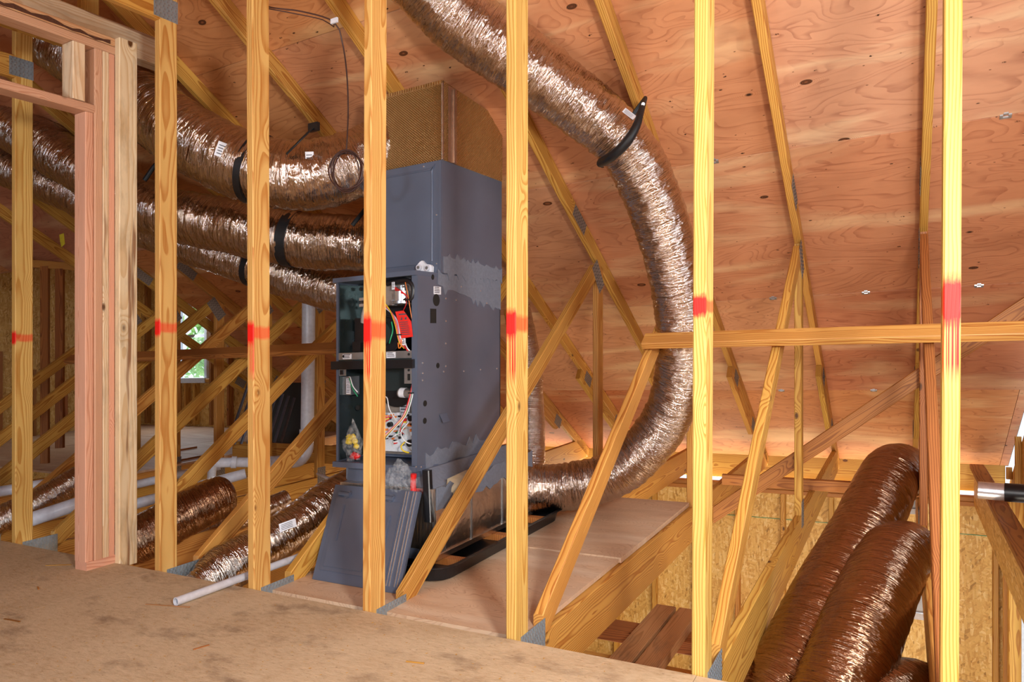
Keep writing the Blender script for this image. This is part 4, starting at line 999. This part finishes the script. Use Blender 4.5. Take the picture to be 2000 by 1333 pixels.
D1 = [A_(745, -130, 3.0), A_(875, 15, 3.15), A_(985, 95, 3.22), A_(1100, 180, 3.28), A_(1212, 275, 3.34), A_(1272, 380, 3.42), A_(1305, 480, 3.52), A_(1325, 575, 3.60), A_(1334, 680, 3.68), A_(1322, 765, 3.78), A_(1285, 845, 3.88), A_(1210, 920, 3.95), A_(1125, 948, 3.98), A_(1030, 955, 4.0), A_(980, 955, 4.05)]
d1 = duct('flexible_duct', D1, .132, 'long silver duct swooping down the right of the furnace into the return box', seed=2, wr=1.15, profile=lambda f: 1.12 if f < .2 else 1.12 - .12 * min(1, (f - .2) / .15))
# its strap up to the rafter
q4 = Vector(A_(1260, 192, 3.2))
tube_mb([Vector(A_(1176, 316, 3.34)), Vector(A_(1196, 304, 3.20)), Vector(A_(1222, 280, 3.135)), Vector(A_(1242, 248, 3.12)), Vector(A_(1251, 220, 3.14)), q4], .030, 16, .02, flat=.75, profile=lambda f: 1 if f < .5 else 1 - .55 * (f - .5) / .5).build('hanging_strap', 'black_strap', d1)
tube_mb([q4, Vector(A_(1236, 226, 3.22)), Vector(A_(1228, 262, 3.24))], .010, 8, .02, flat=.3).build('hanging_strap', 'black_strap', d1)
tape_label(d1, A_(1229, 222, 3.13), (.72, .2, -.66), (.64, .25, .72), (.32, -.9, -.3), .032, .011)
m = MB(); m.cyl(A_(1256, 203, 3.17), A_(1256, 203, 3.14), .008, 10); m.build('bolt', 'silver', d1)

D2 = [A_(-60, -20, 4.6), A_(60, 45, 4.35), A_(180, 128, 4.1), A_(295, 218, 3.85), A_(405, 290, 3.7), A_(510, 333, 3.62), A_(600, 343, 3.6), A_(690, 322, 3.65), A_(760, 290, 3.72)]
d2 = duct('flexible_duct', D2, .172, 'thick silver duct sagging from upper left into the quilted plenum', seed=5, wr=1.2, profile=lambda f: 1.12 - .12 * min(1, f / .5))
hoop(D2, .800, .814, .172, d2, pr=1.06)
tube_mb([A_(560, 300, 3.42), A_(585, 275, 3.40), A_(610, 250, 3.45)], .012, 8, .02, flat=.4).build('hanging_strap', 'black_strap', d2)
m = MB(); m.box(*(lambda q: ((q[0] - .03, q[1] - .01, q[2] - .02), (q[0] + .03, q[1] + .01, q[2] + .02)))(A_(613, 248, 3.46))); m.build('strap_anchor', 'black', d2)
tape_label(d2, A_(438, 294, 3.47), (.55, .78, -.30), (.34, .12, .93), (.76, -.58, -.28), .038, .036); tape_label(d2, A_(605, 310, 3.44), (.62, .78, .1), (.1, -.2, .97), (.76, -.58, -.28), .020, .034)

D3 = [A_(-70, 200, 5.0), A_(43, 258, 4.8), A_(132, 312, 4.65), A_(220, 365, 4.5), A_(300, 408, 4.35), A_(400, 432, 4.25), A_(510, 455, 4.15), A_(600, 470, 4.1), A_(690, 475, 4.05), A_(760, 478, 4.05)]
d3 = duct('flexible_duct', D3, .158, 'silver duct running behind the posts at the height of the coil cabinet', seed=8, wr=1.2)
hoop(D3, .835, .85, .158, d3); tube_mb([A_(688, 440, 3.88), A_(700, 425, 3.9), A_(716, 405, 3.95)], .012, 8, .02, flat=.4).build('hanging_strap', 'black_strap', d3)
m = MB()
tube_mb([A_(282, 352, 4.2), A_(310, 318, 4.2), A_(345, 330, 4.3)], .014, 8, .02, flat=.4).build('hanging_strap', 'black_strap', d3)

D4 = [A_(-70, 290, 5.3), A_(43, 338, 5.1), A_(132, 372, 5.0), A_(220, 420, 4.9), A_(330, 460, 4.75), A_(420, 490, 4.6), A_(520, 524, 4.5), A_(600, 548, 4.42), A_(680, 570, 4.35), A_(760, 580, 4.3)]
d4 = duct('flexible_duct', D4, .138, 'lowest silver duct of the three sagging behind the posts, above the webs', seed=11, wr=1.1)
hoop(D4, .745, .758, .138, d4)

# ducts lying between the chords at the lower left
D5 = [A_(215, 1075, 3.75), A_(290, 1045, 3.8), A_(350, 1010, 3.9), A_(410, 980, 4.0), A_(455, 962, 4.1)]
duct('flexible_duct', D5, .128, 'short brown-reflecting duct with a rounded closed end lying left of the white pipe', 'foil_warm', seed=14, n=56, wr=.7, profile=lambda f: (1 if f < .86 else math.sqrt(max(.02, 1 - ((f - .86) / .145) ** 2))))
D6 = [A_(380, 1150, 3.2), A_(450, 1105, 3.35), A_(520, 1065, 3.5), A_(590, 1018, 3.65), A_(650, 975, 3.85), A_(730, 930, 4.2)]
d6 = duct('flexible_duct', D6, .112, 'dull silver duct rising from the floor edge behind the leaning door', 'foil', seed=17, n=56, wr=1.3, profile=lambda f: .62 + .38 * min(1, f / .12))
tape_label(d6, A_(562, 1026, 3.44), (.66, .70, .26), (-.3, .05, .95), (.69, -.69, .24), .040, .020)
D7 = [A_(-10, 1020, 4.2), A_(70, 985, 4.3), A_(130, 950, 4.4), A_(210, 905, 4.6)]
duct('flexible_duct', D7, .085, 'small silver duct crossing low between the two leftmost posts', seed=20, n=40)
D8 = [A_(230, 1085, 4.2), A_(340, 1058, 4.2), A_(420, 1035, 4.25), A_(480, 1010, 4.3), A_(560, 975, 4.5)]
duct('flexible_duct', D8, .06, 'thin silver duct lying between chords under the brown-reflecting one', seed=22, n=40)
D9 = [A_(1008, 600, 4.5), A_(1030, 700, 4.5), A_(1036, 790, 4.5), A_(1038, 880, 4.45), A_(1030, 940, 4.4), A_(1000, 965, 4.3)]
duct('flexible_duct', D9, .085, 'narrow upright duct behind the right side of the furnace', seed=24, n=48)

# two big foil ducts coloured with brown reflections and a third at the lower right
DA = [A_(1480, 1420, 2.55), A_(1560, 1290, 2.75), A_(1612, 1180, 2.95), A_(1660, 1090, 3.2), A_(1700, 1010, 3.5), A_(1728, 950, 3.75), A_(1748, 920, 4.0), A_(1775, 925, 4.3), A_(1792, 945, 4.55)]
duct('flexible_duct', DA, .150, 'left one of the two fat brown-reflecting ducts climbing to the eave wall', 'foil_warm', seed=27, wr=.6, ridge=.03, group='fat brown-reflecting ducts', profile=lambda f: 1 if f < .8 else 1 - .25 * (f - .8) / .2)
DB = [A_(1600, 1440, 2.30), A_(1650, 1320, 2.42), A_(1690, 1210, 2.6), A_(1725, 1130, 2.85), A_(1752, 1085, 3.1), A_(1778, 1082, 3.35), A_(1798, 1110, 3.55)]
duct('flexible_duct', DB, .140, 'right one of the two fat brown-reflecting ducts, bending over beside the brown webs', 'foil_warm', seed=30, wr=.55, ridge=.03, group='fat brown-reflecting ducts', profile=lambda f: 1 if f < .75 else 1 - .2 * (f - .75) / .25)
DC = [A_(1640, 1480, 2.2), A_(1720, 1385, 2.35), A_(1770, 1362, 2.5), A_(1815, 1375, 2.65), A_(1840, 1410, 2.75)]
duct('flexible_duct', DC, .128, 'rounded top of a third brown-reflecting duct at the bottom edge', 'foil_warm', seed=33, wr=.5, ridge=.03, group='fat brown-reflecting ducts')
for nm, (x, y, Z), (hx, hz), lb in (('duct_boot', (1785, 1150, 3.9), (.085, .13), 'galvanized register box under the bend of the right fat duct'), ('duct_boot', (1768, 975, 4.7), (.075, .06), 'small galvanized register box under the bend of the left fat duct')):
    q = A_(x, y, Z); e = empty(nm, q, lb, 'duct boot', 'register boxes on the eave wall')
    m = MB(); m.box((q[0] - hx, q[1], q[2] - hz), (q[0] + hx, q[1] + .25, q[2] + hz)); m.build('box', 'galv', e)
    m = MB(); m.box((q[0] - hx - .008, q[1] - .01, q[2] - hz - .035), (q[0] + hx + .008, q[1] + .26, q[2] - hz)); m.build('flange', 'silver', e)
    m = MB(); m.cyl((q[0] + .02, q[1] - .0, q[2] + hz), (q[0] + .02, q[1] + .0, q[2] + hz + .06), .07, 24); m.build('collar', 'silver', e)
gp = empty('vent_pipe', A_(1910, 958, 4.3), 'shiny metal vent pipe with black tape poking in from the right edge', 'pipe')
m = MB(); m.cyl(A_(1910, 957, 4.3), A_(1966, 962, 4.22), .052, 28, cap=False); m.cyl(A_(1910, 957, 4.3), A_(1966, 962, 4.22), .049, 28, cap=False); m.build('metal_sleeve', 'silver', gp)
m = MB(); m.cyl(A_(1962, 961.5, 4.22), A_(2080, 970, 4.05), .055, 28); m.build('black_taped_section', 'black', gp)

# ---------------------------------------------------------------- white plastic pipes
def pipe(label_, pts, r, name='plastic_pipe', n=20, hollow=False, group=None):
    e = empty(name, pts[0], label_, 'pipe', group)
    m = MB(); 
    if len(pts) == 2: m.cyl(pts[0], pts[1], r, n, cap=not hollow); 
    else: tube_mb(pts, r, n, .02, mb=m)
    if hollow: m.cyl(pts[0], pts[1], r * .82, n, cap=False)
    m.build('tube', 'pvc', e); return e
pa, pbb = Vector((.478, -.262, .017)), Vector((.36, .50, -.050))
e = pipe('white plastic pipe lying across the floor edge, open end forward', [tuple(pa), A_(655, 1062, 3.45)], .0165, hollow=True)
q1 = Vector(A_(655, 1062, 3.45)); dirp = (q1 - pa).normalized(); m = MB(); m.cyl(pa, pa + dirp * .0015, .0168, 20, cap=False)
n_ = 20; x_ = dirp.orthogonal().normalized(); y_ = dirp.cross(x_); rg = [x_ * math.cos(2 * math.pi * i / n_) + y_ * math.sin(2 * math.pi * i / n_) for i in range(n_)]
vs = [pa + r_ * .0166 for r_ in rg] + [pa + r_ * .0135 for r_ in rg]; m.add(vs, vs, [(i, (i + 1) % n_, n_ + (i + 1) % n_, n_ + i) for i in range(n_)]); m.build('rim', 'pvc', e)
m = MB(); m.cyl(pa + dirp * .01, pa + dirp * .012, .0134, 20); m.build('bore', 'pvc_in', e)
e = pipe('upright white drain stack with an elbow at its foot', [A_(603, 575, 5.4), A_(602, 700, 5.4), A_(600, 850, 5.4)], .050, 'drain_stack')
tube_mb([A_(600, 850, 5.4), A_(598, 880, 5.4), A_(585, 898, 5.38), A_(560, 902, 5.3), A_(520, 905, 5.2)], .050, 20, .02).build('elbow', 'pvc', e)
m = MB(); m.cyl(A_(600, 838, 5.4), A_(600, 858, 5.4), .058, 24); m.build('coupling', 'pvc', e)
e = pipe('white pipe running level from the elbow, with a ribbed coupling', [A_(400, 905, 5.1), A_(460, 903, 5.15), A_(530, 904, 5.2)], .036)
m = MB(); m.cyl(A_(452, 903, 5.13), A_(462, 903, 5.14), .044, 24); m.build('coupling', 'pvc', e)
m = MB(); m.cyl(A_(415, 905, 5.1), A_(412, 945, 5.1), .03, 18); m.build('branch', 'pvc', e)
pipe('long sloping white pipe above the brown-reflecting duct with the closed end', [A_(245, 990, 4.6), A_(480, 925, 4.85)], .035)
pipe('thin grey-white pipe farther behind the sloping pipe', [A_(250, 950, 5.4), A_(430, 910, 5.6)], .032)
pipe('white pipe sloping up between the two leftmost posts', [A_(30, 965 + 60, 4.1), A_(180, 975, 4.3)], .042)
pipe('white pipe just above the floor edge near the leftmost post', [A_(0, 960, 4.7), A_(150, 935, 4.9)], .035)
pipe('thin pale conduit behind the foot of the drain stack', [A_(620, 925, 5.0), A_(700, 960, 4.7)], .010)

# ---------------------------------------------------------------- cable, flag, bundle of sheet metal
ca = empty('thermostat_cable', A_(652, 38, 2.98), 'thin brown cable draped from the rafters, ending in a coil', 'cable')
tube_mb([A_(455, -14, 3.0), A_(520, 12, 3.0), A_(590, 22, 2.98), A_(652, 42, 2.96), A_(668, 80, 2.98), A_(677, 140, 3.05), A_(680, 210, 3.12), A_(678, 270, 3.18), A_(676, 300, 3.2)], .0032, 8, .03).build('cable', 'copper', ca)
tube_mb([A_(500, 12, 3.0), A_(570, 25, 3.0), A_(630, 38, 3.0), A_(652, 52, 2.98), A_(650, 40, 2.97)], .0025, 8, .03).build('cable', 'copper', ca)
pts = []
for i in range(5 * 20 + 1):
    a = 2 * math.pi * i / 20; r_ = 30 + 4 * math.sin(i * .37); pts.append(A_(677 + r_ * math.cos(a) + 3 * math.sin(i * .11), 334 + (38 + 4 * math.sin(i * .21)) * math.sin(a), 3.20 + .012 * math.sin(i * .5)))
tube_mb(pts, .0034, 7, .03).build('coil', 'copper', ca)
q = Vector(A_(653, 40, 2.95)); m = MB(); m.box((q.x - .018, q.y - .004, q.z - .010), (q.x + .018, q.y + .004, q.z + .010)); m.build('cable_staple', 'white', ca)
q = Vector(A_(120, 465, 5.5)); m = MB(); m.sheet([q + Vector((-.03, 0, .03)), q + Vector((.03, 0, .035)), q + Vector((.045, 0, -.05)), q + Vector((.0, 0, -.07)), q + Vector((-.02, 0, -.02))], .002, (0, 1, 0))
tag(m.build('flagging_tape', 'flag'), 'strip of yellow flagging tape on a brace beyond the leftmost posts', 'tape')
bd = empty('sheet_metal_stack', A_(500, 860, 6.3), 'grey metal sheets leaning together behind the webs', 'sheet stack')
for i in range(9):
    x0 = 445 + i * 13; a, b = Vector(A_(x0, 868 - i * .6, 6.3)), Vector(A_(x0 + 42 - i * 2, 745 + i * 4, 6.35 + .02 * i))
    beam('metal_sheet', a, b, (.85, .1, -.2), (.2, .9, 0), .028, .012, 'bundle', bd)
bb = MB(); q = Vector(A_(565, 800, 6.6)); bb.box((q.x - .28, q.y, q.z - .35), (q.x + .28, q.y + .05, q.z + .25)); tag(bb.build('black_board', 'black'), 'black board leaning beside the stack of metal sheets', 'board')
# odds and ends on the far floor
for a, b, lb in ((A_(335, 862, 6.6), A_(392, 852, 6.9), 'thin batten lying on the bright far floor, nearer one'), (A_(270, 845, 7.0), A_(382, 842, 7.6), 'thin batten lying on the bright far floor, farther one')):
    a = Vector(a); b = Vector(b); a.z = b.z = -.02; tag(beam('batten', a, b, (0, 1, 0), (0, 0, 1), .04, .02, 'pine_dark'), lb, 'batten', 'battens on the far floor')
pt = empty('partition_frame', A_(90, 900, 6.6), 'dim stud frame standing in front of the dark end wall, far left', 'wall frame')
for x, y0, y1 in ((52, 440, 935), (88, 520, 905), (117, 525, 875)):
    beam('stud', Vector(A_(x, y1, 6.6)), Vector(A_(x, y0, 6.6)), (.85, .5, 0), (-.5, .85, 0), .075, .038, 'pine_dark', pt)
beam('top_plate', Vector(A_(30, 512, 6.6)), Vector(A_(150, 521, 6.6)), (0, 0, 1), (.4, .9, 0), .07, .04, 'pine', pt)
rb = empty('rim_beam', (3.45, 3.2, -.3), 'big yellow engineered beam sloping out at the right edge above the window', 'beam')
beam('web_board', (3.47, 1.2, -.34), (3.47, 4.85, -.34), (0, 0, 1), (1, 0, 0), .30, .04, 'osb', rb); beam('top_flange', (3.47, 1.2, -.17), (3.47, 4.85, -.17), (1, 0, 0), (0, 0, 1), .10, .035, 'pine_dark', rb)
